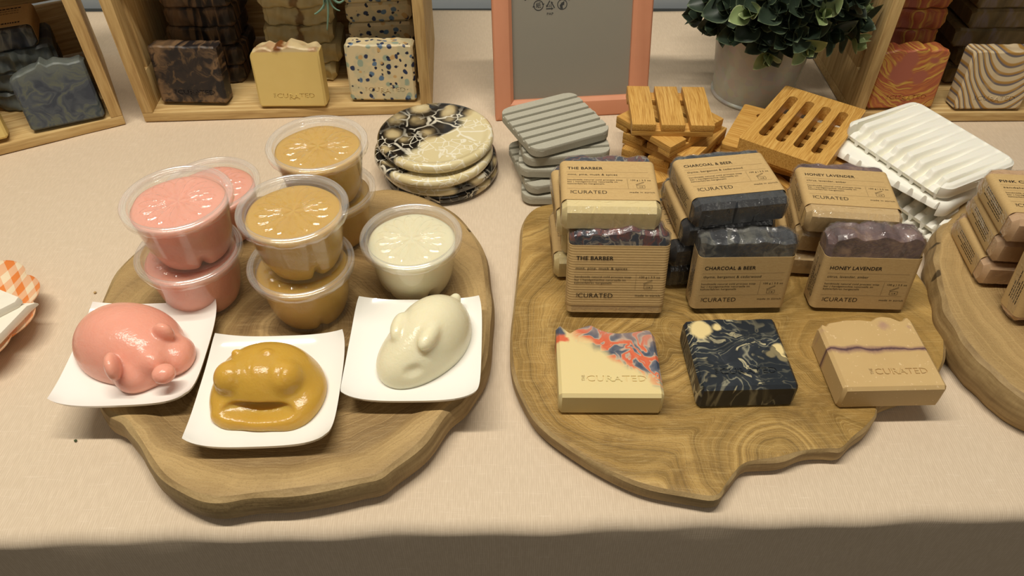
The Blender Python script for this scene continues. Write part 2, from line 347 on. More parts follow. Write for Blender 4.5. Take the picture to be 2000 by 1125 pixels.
def f_resin(seed, split):
    def f(nt, oc, b):
        v = vadd(nt, oc, (seed*.31, seed*.17, 0)); v2 = warp(nt, v, 45, .012, 2)
        vo = nd(nt, 'TexVoronoi', {'Vector': v2, 'Scale': 50}, feature='DISTANCE_TO_EDGE').outputs['Distance']
        vs = nd(nt, 'TexVoronoi', {'Vector': v2, 'Scale': 110}, feature='DISTANCE_TO_EDGE').outputs['Distance']
        vc = nd(nt, 'TexVoronoi', {'Vector': v2, 'Scale': 50}); rnd = xyz(nt, vc.outputs['Color'])[0]
        small = sstep(nt, noise(nt, v, 40, 2), .48, .52)
        e = mix(nt, small, vo, vs)
        x, y, z = xyz(nt, warp(nt, oc, 30, .04, 2))
        side = sstep(nt, ma(nt, 'ADD', ma(nt, 'MULTIPLY', x, split[0]), ma(nt, 'ADD', ma(nt, 'MULTIPLY', y, split[1]), split[2])), -.003, .003)
        dark = ramp(nt, ma(nt, 'MULTIPLY', vc.outputs['Distance'], 1.0), [(.0, sr(208, 192, 150)), (.34, sr(186, 166, 122)), (.48, sr(96, 84, 62)), (.60, sr(28, 26, 23))])
        dark = mix(nt, sstep(nt, rnd, .62, .70), dark, sr(32, 29, 26))
        line = ma(nt, 'SUBTRACT', 1.0, sstep(nt, e, .02, .07))
        lm = sstep(nt, noise(nt, v, 28, 2), .40, .55)
        dark = mix(nt, ma(nt, 'MULTIPLY', line, ma(nt, 'ADD', ma(nt, 'MULTIPLY', lm, .8), .1)), dark, sr(226, 218, 196))
        light = mix(nt, ma(nt, 'MULTIPLY', line, .75), mix(nt, rnd, sr(212, 196, 148), sr(222, 208, 166)), sr(240, 234, 214))
        return mix(nt, side, dark, light)
    return f
for i, sp in enumerate([(.8, -.75, -.004), (.5, -.9, -.02), (-.6, -.4, -.012), (.1, .1, -.05)]):
    material('marbled_resin_%d' % (i+1), f_resin(i*3+1, sp), .15, .5, coat=.5)
def f_gingham(nt, oc, b):
    x, y, z = xyz(nt, oc); a = ma(nt, 'ADD', x, ma(nt, 'MULTIPLY', y, .7)); c = ma(nt, 'SUBTRACT', y, ma(nt, 'MULTIPLY', x, .7))
    s1 = ma(nt, 'GREATER_THAN', ma(nt, 'FRACT', ma(nt, 'MULTIPLY', a, 62)), .5); s2 = ma(nt, 'GREATER_THAN', ma(nt, 'FRACT', ma(nt, 'MULTIPLY', c, 62)), .5)
    return mix(nt, ma(nt, 'MULTIPLY', ma(nt, 'ADD', s1, s2), .5), sr(240, 224, 190), sr(232, 138, 70))
material('orange_gingham_glaze', f_gingham, .25, .5)

# ---------------------------------------------------------------- object helpers
def tag(o, label=None, cat=None, group=None, kind=None):
    for k, v in (('label', label), ('category', cat), ('group', group), ('kind', kind)):
        if v: o[k] = v
    return o
def empty(name, loc, rot=(0, 0, 0), label=None, cat=None, group=None):
    o = bpy.data.objects.new(name, None); COL.objects.link(o); o.location = W3(loc); o.rotation_euler = rot
    o.empty_display_size = .01
    return tag(o, label, cat, group)
class MB:
    def __init__(s): s.v = []; s.f = []; s.m = []
    def add(s, verts, faces, m=0):
        b = len(s.v); s.v += [tuple(p) for p in verts]; s.f += [tuple(i+b for i in f) for f in faces]
        s.m += [m]*len(faces); return s
    def box(s, x0, x1, y0, y1, z0, z1, m=0, ch=0.0):
        if ch <= 0:
            v = [(x, y, z) for z in (z0, z1) for y in (y0, y1) for x in (x0, x1)]
            return s.add(v, [(0, 2, 3, 1), (4, 5, 7, 6), (0, 1, 5, 4), (2, 6, 7, 3), (0, 4, 6, 2), (1, 3, 7, 5)], m)
        bm = bmesh.new(); bmesh.ops.create_cube(bm, size=1)
        for q in bm.verts: q.co = ((x0+x1)/2 + q.co.x*(x1-x0), (y0+y1)/2 + q.co.y*(y1-y0), (z0+z1)/2 + q.co.z*(z1-z0))
        bmesh.ops.bevel(bm, geom=bm.edges[:], offset=ch, segments=2, affect='EDGES', profile=.6)
        bm.verts.index_update()
        s.add([q.co[:] for q in bm.verts], [[q.index for q in f.verts] for f in bm.faces], m); bm.free(); return s
    def loft(s, rings, cap0=True, cap1=True, m=0, closed=True):
        n = len(rings[0]); v = [p for r in rings for p in r]; f = []
        for i in range(len(rings)-1):
            for j in range(n if closed else n-1):
                k = (j+1) % n; f.append((i*n+j, i*n+k, (i+1)*n+k, (i+1)*n+j))
        if cap0: f.append(tuple(reversed(range(n))))
        if cap1: f.append(tuple(range((len(rings)-1)*n, len(rings)*n)))
        return s.add(v, f, m)
    def lathe(s, prof, n=64, m=0, cap0=False, cap1=False, c=(0, 0)):
        rings = [[(c[0]+r*math.cos(2*math.pi*j/n), c[1]+r*math.sin(2*math.pi*j/n), z) for j in range(n)] for r, z in prof]
        return s.loft(rings, cap0, cap1, m)
    def tube(s, pts, rad, n=8, m=0):
        pts = [Vector(p) for p in pts]; rings = []
        up = Vector((0, 0, 1))
        for i, p in enumerate(pts):
            t = (pts[min(i+1, len(pts)-1)] - pts[max(i-1, 0)]).normalized()
            a = t.cross(up if abs(t.z) < .95 else Vector((1, 0, 0))).normalized(); b = t.cross(a).normalized()
            r = rad[i] if isinstance(rad, (list, tuple)) else rad
            rings.append([tuple(p + a*r*math.cos(2*math.pi*j/n) + b*r*math.sin(2*math.pi*j/n)) for j in range(n)])
        return s.loft(rings, True, True, m)
    def build(s, name, mats, parent=None, smooth=None, loc=None, rot=None, uv=None):
        me = bpy.data.meshes.new(name); me.from_pydata(s.v, [], s.f)
        for m in (mats if isinstance(mats, (list, tuple)) else [mats]): me.materials.append(MATS[m])
        me.polygons.foreach_set('material_index', s.m)
        bm = bmesh.new(); bm.from_mesh(me)
        if smooth != 'keep': bmesh.ops.recalc_face_normals(bm, faces=[f for f in bm.faces if f.material_index == 0])
        bm.to_mesh(me); bm.free()
        if smooth:
            me.polygons.foreach_set('use_smooth', [True]*len(me.polygons))
            if smooth != 'keep' and smooth < 180: me.set_sharp_from_angle(angle=R(smooth))
        if uv:
            l = me.uv_layers.new(name='UVMap')
            for lp in me.loops: l.data[lp.index].uv = uv[lp.vertex_index]
        me.update()
        o = bpy.data.objects.new(name, me); COL.objects.link(o)
        if parent: o.parent = parent
        if loc is not None: o.location = loc if parent else W3(loc)
        if rot is not None: o.rotation_euler = rot
        return o
def copy_tree(o, parent=None):
    c = o.copy(); COL.objects.link(c)
    if parent: c.parent = parent
    for ch in [x for x in bpy.data.objects if x.parent == o]: copy_tree(ch, c)
    return c
def catmull(pts, n=160, closed=True):
    P = [Vector(p) for p in pts]; N = len(P); out = []
    segs = N if closed else N-1
    for i in range(segs):
        p0, p1, p2, p3 = (P[(i+k) % N] if closed else P[min(max(i+k, 0), N-1)] for k in (-1, 0, 1, 2))
        k = max(2, n//segs)
        for j in range(k):
            t = j/k; out.append(.5*((2*p1) + (p2-p0)*t + (2*p0-5*p1+4*p2-p3)*t*t + (3*p1-p0-3*p2+p3)*t**3))
    if not closed: out.append(P[-1])
    return out
# text --------------------------------------------------------------
_TX = {}
def glyphs(s, bold=0.0):
    k = (s, bold)
    if k not in _TX:
        cu = bpy.data.curves.new('t', 'FONT'); cu.body = s; cu.size = 1; cu.resolution_u = 3; cu.offset = bold
        cu.space_character = 1.05
        o = bpy.data.objects.new('t', cu); COL.objects.link(o); bpy.context.view_layer.update()
        me = bpy.data.meshes.new_from_object(o.evaluated_get(bpy.context.evaluated_depsgraph_get()))
        v = [(q.co.x, q.co.y) for q in me.vertices]; f = [tuple(p.vertices) for p in me.polygons]
        bpy.data.objects.remove(o); bpy.data.curves.remove(cu); bpy.data.meshes.remove(me)
        _TX[k] = (v, f)
    return _TX[k]
def text(mb, s, x0, z0, width, height, fn, bold=0.0, m=1, rot90=False):
    """writes s into the box starting at (x0, z0) on the baseline; fn maps (x, z) to 3D; height = cap height"""
    v, f = glyphs(s, bold); xa = min(p[0] for p in v); xb = max(p[0] for p in v); k = width/(xb-xa); h = height/.70
    q = [((p[0]-xa)*k, p[1]*h) for p in v]
    if rot90: q = [(-b, a) for a, b in q]
    mb.add([fn(x0+a, z0+b) for a, b in q], f, m)
def stroke(mb, pts, wd, fn, m=1, closed=False):
    n = len(pts); 
    for i in range(n if closed else n-1):
        a = Vector(pts[i]); b = Vector(pts[(i+1) % n]); d = (b-a).normalized(); p = Vector((-d.y, d.x))*wd/2; e = d*wd*.3
        mb.add([fn(*(a-p-e)), fn(*(b-p+e)), fn(*(b+p+e)), fn(*(a+p-e))], [(0, 1, 2, 3)], m)
def dots(mb, x0, x1, z, fn, r=.00017, pitch=.0009, vert=False, m=1):
    n = int(abs(x1-x0)/pitch)
    for i in range(n):
        a = x0 + (x1-x0)*i/n
        cx, cz = (z, a) if vert else (a, z)
        mb.add([fn(cx-r, cz-r), fn(cx+r, cz-r), fn(cx+r, cz+r), fn(cx-r, cz+r)], [(0, 1, 2, 3)], m)

# ---------------------------------------------------------------- the setting
wall = MB().box(-3, 3, 1.012, 1.10, -T0, 2.0); o = wall.build('wall_back', 'blue_grey_paint'); o.location = (0, 0, T0); tag(o, kind='structure')
fl = MB().box(-3, 3, -2.5, 1.10, -.02, 0); o = fl.build('floor', 'floor_vinyl'); tag(o, kind='structure')
# table under the cloth: thin top whose dark rear edge shows, four legs
def edgeY(x): return .2403 + .027*x
tb = empty('folding_table', (0, .6, -T0), label='long table under the pale pink cloth, its dark rear edge showing at the back wall', cat='table')
mb = MB(); sl = .027
q = [(-1.2, edgeY(-1.2)+.013), (1.2, edgeY(1.2)+.013), (1.2, 1.006), (-1.2, 1.006)]
mb.loft([[(x, y-.6, T0-.030) for x, y in q], [(x, y-.6, T0-.0035) for x, y in q]]); mb.build('tabletop', 'dark_iron', tb)
for x in (-1.12, 1.12):
    for y in (.36, .93):
        MB().box(x-.02, x+.02, y-.62, y-.58, 0, T0-.030, ch=.003).build('leg', 'dark_iron', tb)
# cloth
rng = np.random.default_rng(4)
def cloth():
    xs = np.linspace(-1.21, 1.21, 300); prof = []
    for y in np.linspace(.992, .262, 130): prof.append((y, 0, 0))
    for a in np.linspace(0, 90, 9): prof.append((.2525 - .0095*math.sin(R(a)), -.0095*(1-math.cos(R(a))), 0))
    for z in np.linspace(-.02, -.5, 30): prof.append((.2430 + .0, z, 1))
    ph = rng.uniform(0, 6.28, 8)
    v = []; 
    for (y, z, k) in prof:
        for x in xs:
            e = .027*x*(1 if y < .3 else max(0, (.992-y)/.7))
            yy = y + e; zz = z
            if k == 0:
                zz += -.0004 + .0003*math.sin(7*x+ph[0]+3*y) + .0002*math.sin(23*x+ph[1]+4*y)*min(1, 1)
                # soft creases
                for (cx, cy, dx, wd, am) in [(-.012, .52, .10, .012, .0010), (.345, .275, .3, .012, .0008), (-.36, .60, -.9, .02, .001)]:
                    d = (x-cx) - dx*(y-cy); zz += am*math.exp(-(d/wd)**2)*math.exp(-((y-cy)/.09)**2)
                if y > .80: zz += .0012*math.sin(60*y + 5*math.sin(3*x))*(y-.80)/.2*.8
            else:
                dd = min(1, -z/.2); yy += -.004*dd*math.sin(16*x+ph[2]) - .003*dd*math.sin(41*x+ph[3]) - .002*dd
            if k == 0 and y < .262: yy += .0009*math.sin(37*x+ph[4]) + .0006*math.sin(91*x+ph[5]); zz += .0004*math.sin(52*x+ph[6])
            v.append((x, yy, zz))
    n = len(xs); f = [(i*n+j, i*n+j+1, (i+1)*n+j+1, (i+1)*n+j) for i in range(len(prof)-1) for j in range(n-1)]
    mb = MB(); mb.add(v, f); o = mb.build('tablecloth', 'pink_linen', smooth=180)
    o.location = (0, 0, T0); s = o.modifiers.new('thick', 'SOLIDIFY'); s.thickness = .0015; s.offset = -1
    me = o.data
    if me.polygons[0].normal.z < 0: me.flip_normals()
    return tag(o, 'pale pink woven linen tablecloth hanging over the front edge of the table', 'tablecloth')
cloth()

# ---------------------------------------------------------------- wooden boards
BOARD_Z = {'left': .022, 'middle': .016, 'right': .030}
def board(name, label, px, zt, mats, tray=0.0, extra=None, side=(.002, .0), n=200):
    pts = [at(a, b, zt) for a, b in px] + [Vector((p[0], p[1], zt)) for p in (extra or [])]
    P = [Vector((p.x, p.y)) for p in catmull(pts, n)]
    N = len(P); A = sum(P[i].x*P[(i+1) % N].y - P[(i+1) % N].x*P[i].y for i in range(N))
    if A < 0: P.reverse()
    c = sum(P, Vector((0, 0)))/N
    nr = []
    for i in range(N):
        t = (P[(i+3) % N]-P[(i-3) % N]).normalized(); nr.append(Vector((t.y, -t.x)))
    rr = random.Random(len(px)); wob = [0]*N
    for k in range(3, 11):
        a = rr.uniform(0, 6.28)
        for i in range(N): wob[i] += .00035*math.sin(k*2*math.pi*i/N*2+a)
    def ring(off, z, wz=0): return [((p+m*(off+wob[i]*(1 if z < zt-.001 else .3))).x, (p+m*(off+wob[i]*(1 if z < zt-.001 else .3))).y, z) for i, (p, m) in enumerate(zip(P, nr))]
    s0, s1 = side
    mb = MB()
    rings = [ring(s0-.006, 0), ring(s0-.0015, .0012), ring(s0+s1, zt*.30), ring(s0+s1, zt*.62), ring(s0+.0005, zt-.0025), ring(.0, zt-.0004)]
    mb.loft(rings, True, False, m=1)
    if tray:
        top = [ring(0, zt-.0004), ring(-.002, zt), ring(-.011, zt-.0008), ring(-.019, zt-tray)]
    else: top = [ring(0, zt-.0004), ring(-.0015, zt)]
    def relax(rg, n_):
        for _ in range(n_): rg = [((rg[i-1][0]+2*rg[i][0]+rg[(i+1) % N][0])/4, (rg[i-1][1]+2*rg[i][1]+rg[(i+1) % N][1])/4, rg[i][2]) for i in range(N)]
        return rg
    if tray: top[2] = relax(top[2], 8); top[3] = relax(top[3], 25)
    last = top[-1]
    top += [[(c.x+(x-c.x)*k, c.y+(y-c.y)*k, z) for x, y, z in last] for k in (.97, .8, .55, .3, .1)]
    mb.loft(top, False, True, m=0)
    o = mb.build(name, mats, smooth=35); o.location = (0, 0, T0)
    bpy.context.view_layer.update()
    return tag(o, label, 'serving board', 'wooden boards under the goods')
L_PX = [(714, 373), (756, 371), (800, 379), (844, 395), (890, 423), (922, 460), (940, 505), (948, 560), (950, 610), (947, 665), (934, 722), (900, 768), (866, 800), (822, 856), (765, 905), (734, 927), (687, 937), (570, 951), (492, 963), (434, 968), (383, 960), (330, 932), (296, 890), (270, 850), (250, 818), (213, 798), (196, 740), (190, 680), (200, 600), (222, 552), (248, 512), (300, 468), (370, 425), (440, 396), (540, 378), (630, 372)]
board('wood_slice_board', 'round-backed olive-brown wooden tray board holding cups and three square plates, at left', L_PX, .026, ['teak_slice_left', 'teak_edge'], tray=.004, side=(.003, .0025))
M_PX = [(1024, 435), (1019, 490), (1008, 584), (1001, 655), (1005, 711), (1020, 766), (1038, 804), (1068, 834), (1107, 866), (1162, 903), (1222, 931), (1289, 951), (1360, 964), (1400, 965), (1418, 945), (1434, 922), (1460, 902), (1517, 890), (1564, 880), (1619, 875), (1645, 872), (1668, 850), (1692, 829), (1709, 810), (1716, 788), (1760, 768), (1815, 745), (1838, 712), (1842, 688), (1842, 655), (1835, 620), (1818, 580), (1790, 535), (1745, 480), (1690, 420), (1620, 385), (1500, 368), (1400, 366), (1300, 371), (1200, 378), (1085, 397), (1045, 408)]
board('wood_slice_board', 'golden brown flat wooden slice with a notched front edge under nine banded and bare soaps', M_PX, .016, ['teak_slice_middle', 'teak_edge'], side=(.0015, .0005))
Rc = at(1831, 489, .03)
R_PX = [(1907, 391), (1868, 418), (1843, 455), (1836, 500), (1842, 552), (1856, 600), (1884, 655), (1916, 694), (1958, 733), (2000, 766)]
rp = [at(a, b, .03) for a, b in R_PX]
board('wood_slice_board', 'thick rimmed wooden board cut off at the right picture edge, under pink clay soaps', R_PX, .032, ['teak_slice_right', 'teak_edge'], tray=.003, extra=[(rp[-1].x+.030, rp[-1].y-.024), (rp[-1].x+.070, rp[-1].y-.040), (rp[-1].x+.115, rp[-1].y-.040), (rp[-1].x+.160, rp[-1].y-.012), (rp[-1].x+.188, rp[-1].y+.035), (rp[-1].x+.20, rp[-1].y+.09), (rp[-1].x+.188, rp[-1].y+.145), (rp[-1].x+.145, rp[-1].y+.185), (rp[-1].x+.09, rp[-1].y+.198), (rp[-1].x+.04, rp[-1].y+.180)], side=(.003, .003))
BZ, RZ = .016, .0295

# ---------------------------------------------------------------- soap bars
SW, SH, ST = .072, .066, .0215
def soap_mb(W, H, T, top, ch=.0022, nx=56, ny=8, nz=3, rough=.0, seed=1):
    rr = random.Random(seed); phs = [rr.uniform(0, 6.28) for _ in range(8)]
    tx = [t[0] for t in top]; tz = [t[1]/1000 for t in top]
    def th(u, v):
        h = float(np.interp(u, tx, tz))
        h += rough*(math.sin(u*19+phs[0]+v*2)*.5+math.sin(u*41+phs[1]-v*3)*.3+math.sin(v*6+phs[2]+u*9)*.5)
        return H + h
    rings = []
    us = [0.0, .0] + list(np.linspace(ch/W, 1-ch/W, nx))[1:-1] + [1.0, 1.0]
    for i, u in enumerate(us):
        ins = ch if i in (0, len(us)-1) else 0
        x = -W/2 + W*u
        if i == 1: x += ch
        if i == len(us)-2: x -= ch
        y0 = -T/2+ins; y1 = T/2-ins; r = []
        c2 = ch
        tf = th(u, 0)-ins*.6; tb_ = th(u, 1)-ins*.6
        r += [(x, y0+c2, ins*.8), (x, y0, c2+ins*.3)]
        for k in range(1, nz+1): r.append((x, y0, c2+(tf-2*c2)*k/(nz+1)))
        r.append((x, y0, tf-c2*.7))
        for k in range(ny+1):
            v = k/ny; yy = y0+c2*.7+(y1-y0-1.4*c2)*v; r.append((x, yy, th(u, v)-ins*.6))
        r.append((x, y1, tb_-c2*.7))
        for k in range(nz, 0, -1): r.append((x, y1, c2+(tb_-2*c2)*k/(nz+1)))
        r += [(x, y1, c2+ins*.3), (x, y1-c2, ins*.8)]
        rings.append(r)
    mb = MB(); mb.loft(rings); return mb
def stamp_cutter(T, x0, z0, width, h, depth=.0007):
    mb = MB()
    for s, a, b, wd, hh, rot in (('CURATED', x0, z0, width, h, False), ('THE', x0-.0012, z0+.0003, h*1.0, h*.42, True)):
        cu = bpy.data.curves.new('t', 'FONT'); cu.body = s; cu.size = 1; cu.resolution_u = 2; cu.extrude = .5; cu.offset = .004
        o = bpy.data.objects.new('t', cu); COL.objects.link(o); bpy.context.view_layer.update()
        me = bpy.data.meshes.new_from_object(o.evaluated_get(bpy.context.evaluated_depsgraph_get()))
        v = [q.co[:] for q in me.vertices]; xa = min(p[0] for p in v); xb = max(p[0] for p in v); k = wd/(xb-xa)
        vv = []
        for p in v:
            X, Z = (p[0]-xa)*k, p[1]*hh/.7
            if rot: X, Z = -Z, X
            vv.append((a+X, -T/2 - p[2]*2*depth, b+Z))
        mb.add(vv, [tuple(p.vertices) for p in me.polygons])
        bpy.data.objects.remove(o); bpy.data.curves.remove(cu); bpy.data.meshes.remove(me)
    o = mb.build('cutter', 'black_ink', smooth=None)
    bm = bmesh.new(); bm.from_mesh(o.data); bmesh.ops.remove_doubles(bm, verts=bm.verts, dist=1e-6); bmesh.ops.recalc_face_normals(bm, faces=bm.faces); bm.to_mesh(o.data); bm.free()
    return o
def bare_soap(name, mat, label, top, pose, W=SW, H=SH, T=ST, stamp=None, rough=.0005, seed=1, ch=.0022, group=None, cat='soap'):
    o = soap_mb(W, H, T, top, ch=ch, rough=rough, seed=seed).build(name, mat, smooth=32)
    if stamp:
        c = stamp_cutter(T, *stamp); md = o.modifiers.new('b', 'BOOLEAN'); md.operation = 'DIFFERENCE'; md.object = c; md.solver = 'EXACT'
        bpy.context.view_layer.update()
        me = bpy.data.meshes.new_from_object(o.evaluated_get(bpy.context.evaluated_depsgraph_get()))
        if len(me.polygons) > 100:
            o.modifiers.clear(); o.data = me; me.polygons.foreach_set('use_smooth', [True]*len(me.polygons)); me.set_sharp_from_angle(angle=R(32)); me.polygons.foreach_set('use_smooth', [abs(p_.normal.y) < .98 for p_ in me.polygons])
        else: o.modifiers.clear()
        bpy.data.objects.remove(c)
    loc, rot = pose; o.location = W3(loc); o.rotation_euler = rot
    return tag(o, label, cat, group)
TOPS = dict(
 barber=[(0, 7), (.025, 10), (.06, 6), (.14, 0), (.2, 3.5), (.28, 7), (.36, 8.5), (.42, 5.5), (.5, 2.2), (.65, .5), (.8, 1.5), (.92, 4), (.96, 3.5), (1, .5)],
 honey=[(0, -1), (.03, 1), (.055, 1.2), (.075, -1), (.12, 2.5), (.3, 4.6), (.45, 5), (.57, 3.5), (.65, 7), (.7, 8.2), (.78, 7), (.86, 3), (.9, 3.4), (.94, 6), (.97, 6), (1, 3)],
 charcoal=[(0, 0), (.25, .8), (.4, 1.5), (.6, .3), (.8, .6), (1, .2)],
 wavy=[(0, -1), (.1, 1.5), (.25, 3), (.35, 1), (.5, 3.5), (.62, 4.5), (.7, 1.5), (.85, 3), (.95, 1), (1, -1)],
 flat=[(0, 0), (.3, .5), (.7, .2), (1, 0)],
 slate=[(0, -6), (.12, -2), (.3, 1), (.38, 2), (.45, 7), (.52, 2), (.62, 4), (.8, 1), (.95, 1.5), (1, 0)],
 butter=[(0, -3), (.06, 0), (.15, 3), (.25, 4), (.33, 1), (.42, 5), (.5, 3.5), (.57, 7.5), (.68, 5), (.8, 2), (.93, 3), (1, 0)])
def lying(cx, cy, z, yaw, H=SH, T=ST, tilt=0):
    """bar on its back; cx, cy its centre; z what it rests on"""
    a = R(yaw); d = Vector((-math.sin(a), math.cos(a)))
    return ((cx-d.x*H/2, cy-d.y*H/2, z+T/2), (R(-90+tilt), 0, a))
STAMPH = .0052
bare_soap('soap_bar', 'soap_cream_orange_slate', 'bare cream soap with orange and slate blue swirls lying front left on the middle board', TOPS['barber'], lying(.0682, .3505, BZ, -.3, .060), H=.058, T=.021, stamp=(-.0165, .0125, .0415, STAMPH), seed=2, rough=.0004, group='bare soaps lying on the middle board')
bare_soap('soap_bar', 'soap_charcoal_swirl', 'bare charcoal black soap with cream marbling lying between the two pale bare soaps', TOPS['charcoal'], lying(.1625, .3590, BZ, 2.0, .064), W=.068, H=.0645, T=.022, stamp=(-.018, .0125, .040, STAMPH), seed=5, rough=.0003, group='bare soaps lying on the middle board')
bare_soap('soap_bar', 'soap_honey', 'bare tan soap with a thin purple vein lying at the right of the middle board', TOPS['honey'], lying(.2628, .3575, BZ, 1.5, .062), H=.0605, T=.022, stamp=(-.010, .0125, .037, STAMPH), seed=7, rough=.0003, group='bare soaps lying on the middle board')

KINDS = dict(
 barber=('soap_cream_navy', 'THE BARBER', 'mint, pine, musk & spices', .0270, .0375, 'wavy'),
 charcoal=('soap_charcoal', 'CHARCOAL & BEER', 'thyme, bergamot & cedarwood', .0385, .0440, 'flat'),
 honey=('soap_honey_purple', 'HONEY LAVENDER', 'citrus, lavender, amber', .0390, .0310, 'wavy'),
 clay=('soap_pink_clay', 'PINK CLAY B', 'sandalwood, o', .0330, .0300, 'wavy'))
def wrapped(kind, z0, z1, corrugated=False, sidetext=True, wrap=True, seed=1, W=SW, H=SH, T=ST):
    mat, title, sub, tw, sw, top = KINDS[kind]
    root = empty('wrapped_soap', (0, 0, 0))
    soap_mb(W, H, T, TOPS[top], rough=.0012, seed=seed, ch=.0036, nx=44).build('soap_bar', mat, root, smooth=30)
    # paper band
    g = .0006; hw, hd, cr = W/2+g, T/2+g, .0045; prof = []
    for (cx, cy, a0) in ((hw-cr, -hd+cr, -90), (hw-cr, hd-cr, 0), (-hw+cr, hd-cr, 90), (-hw+cr, -hd+cr, 180)):
        for k in range(7): a = R(a0+15*k); prof.append((cx+cr*math.cos(a), cy+cr*math.sin(a), math.cos(a), math.sin(a)))
    mb = MB(); rows = 200 if corrugated else 2; outer = []; inner = []
    for i in range(rows):
        z = z0+(z1-z0)*i/(rows-1); a = (.00007*math.sin(2*math.pi*z/.0021) if corrugated else 0)
        outer.append([(x+nx*a, y+ny*a, z) for x, y, nx, ny in prof]); inner.append([(x-nx*.0003, y-ny*.0003, z) for x, y, nx, ny in prof])
    mb.loft(outer+inner[::-1]+[outer[0]], False, False)
    if corrugated:
        p2 = [[(x-nx*.0005, y-ny*.0005, z) for x, y, nx, ny in prof] for z in (z0-.0062, z0+.01)]
        mb.loft(p2, False, False)
    yo = -hd - (.0004 if corrugated else .00012); H0 = z1-z0
    fn = lambda x, z: (x-.036, yo, z0+z)
    s = H0/.050
    text(mb, title, .0050, .0385*s, tw, .0031, fn, .016)
    dots(mb, .0045, .0665, .0350*s, fn)
    text(mb, sub, .0050, .0306*s, sw, .0022, fn, .002)
    dots(mb, .0045, .0665, .0280*s, fn)
    for k, t in enumerate(('handmade natural cold process soap', 'bar | handgemachte naturseife im', 'kaltverfahren hergestellt')):
        text(mb, t, .0045, (.0240-.0026*k)*s, (.0415, .0375, .0275)[k], .00155, fn, .004)
    dots(mb, .0145*s, .0275*s, .0495, fn, vert=True)
    text(mb, '100 g | 3.5 oz', .0520, .0240*s, .0150, .00165, fn, .002)
    stroke(mb, [(.0555, .0193*s), (.0612, .0225*s), (.0617, .0219*s), (.0560, .0187*s)], .00022, fn, closed=True)
    stroke(mb, [(.0560, .0182*s), (.0560, .0152*s), (.0565, .0148*s), (.0615, .0148*s), (.0620, .0152*s), (.0620, .0182*s)], .00022, fn, closed=True)
    text(mb, '12 M', .0575, .0158*s, .0030, .0010, fn, .01)
    dots(mb, .0045, .0665, .0135*s, fn)
    text(mb, 'CURATED', .0078, .0070*s, .0255, .0039, fn, -.004)
    text(mb, 'THE', .0076, .0072*s, .0036, .0014, fn, .004, rot90=True)
    text(mb, 'made in zürich', .0500, .0085*s, .0185, .0017, fn, .002)
    if sidetext:
        rr = random.Random(seed+9); xo = -hw-.00012
        for k in range(5):
            y = -.0052+k*.0021; z = z0+.006+rr.uniform(0, .004); ze = z0+H0*rr.uniform(.45, .82)
            while z < ze:
                l = rr.uniform(.0012, .0036)
                mb.add([(xo, y-.00035, z), (xo, y+.00035, z), (xo, y+.00035, z+l), (xo, y-.00035, z+l)], [(0, 3, 2, 1)], 1); z += l+.0006
    mb.build('paper_band', ['kraft_paper', 'black_ink'], root, smooth=40)
    if wrap:
        rr = np.random.default_rng(seed); m2 = soap_mb(W+.0010, H+.0012, T+.0006, TOPS[top], rough=.0012, seed=seed, ch=.0038, nx=40)
        m2.v = [(x+rr.normal(0, .00025), y+rr.normal(0, .0001)*(1 if (z < z0-.001 or z > z1+.001) else 0), z-.0004+rr.normal(0, .0003)) for x, y, z in m2.v]
        # pinched seam along the top
        m2.v = [(x*(1.0 if z < z1 else 1.012), y, z) for x, y, z in m2.v]
        sm = []; N = 60
        for i in range(N+1):
            u = i/N; x = (u-.5)*(W+.003); zt = H+float(np.interp(u, [t[0] for t in TOPS[top]], [t[1] for t in TOPS[top]]))/1000
            sm.append((x, .0015+.0012*math.sin(u*17+seed)+rr.normal(0, .0002), zt+.0003)); sm.append((x, .003+.0012*math.sin(u*15+seed), zt+.0022+rr.normal(0, .0004)))
        m2.add(sm, [(2*i, 2*i+2, 2*i+3, 2*i+1) for i in range(N)])
        m2.build('plastic_wrap', 'cellophane', root, smooth=33)
    return root
def pose(o, loc, rot, label, group=None, cat='soap'):
    o.location = W3(loc); o.rotation_euler = rot; return tag(o, label, cat, group)
PT = ST + .0013    # thickness with its band
def standing(cx, yfront, z, yaw, lean, T=PT):
    a = R(yaw); l = R(lean); hy = T/2*math.cos(l)
    return ((cx-math.sin(a)*hy, yfront+math.cos(a)*hy, z+T/2*math.sin(l)), (-l, 0, a))
# standing front row
b = wrapped('barber', .0075, .0575, corrugated=True, sidetext=False, seed=3)
pose(b, *standing(.0797, .4120, BZ, -1.0, 14), 'upright soap in ribbed kraft band printed THE BARBER, navy top showing', 'banded soaps standing on the middle board'); b.scale = (1.03, 1, 1.04)
b = wrapped('charcoal', .0035, .0520, seed=4)
pose(b, *standing(.1762, .4175, BZ, 1.0, 7), 'upright black soap in kraft band printed CHARCOAL BEER, before its stack', 'banded soaps standing on the middle board')
b = wrapped('honey', .0015, .0500, seed=5)
pose(b, *standing(.2715, .4190, BZ, -2.0, 7), 'upright soap with mauve top in kraft band printed HONEY LAVENDER', 'banded soaps standing on the middle board')
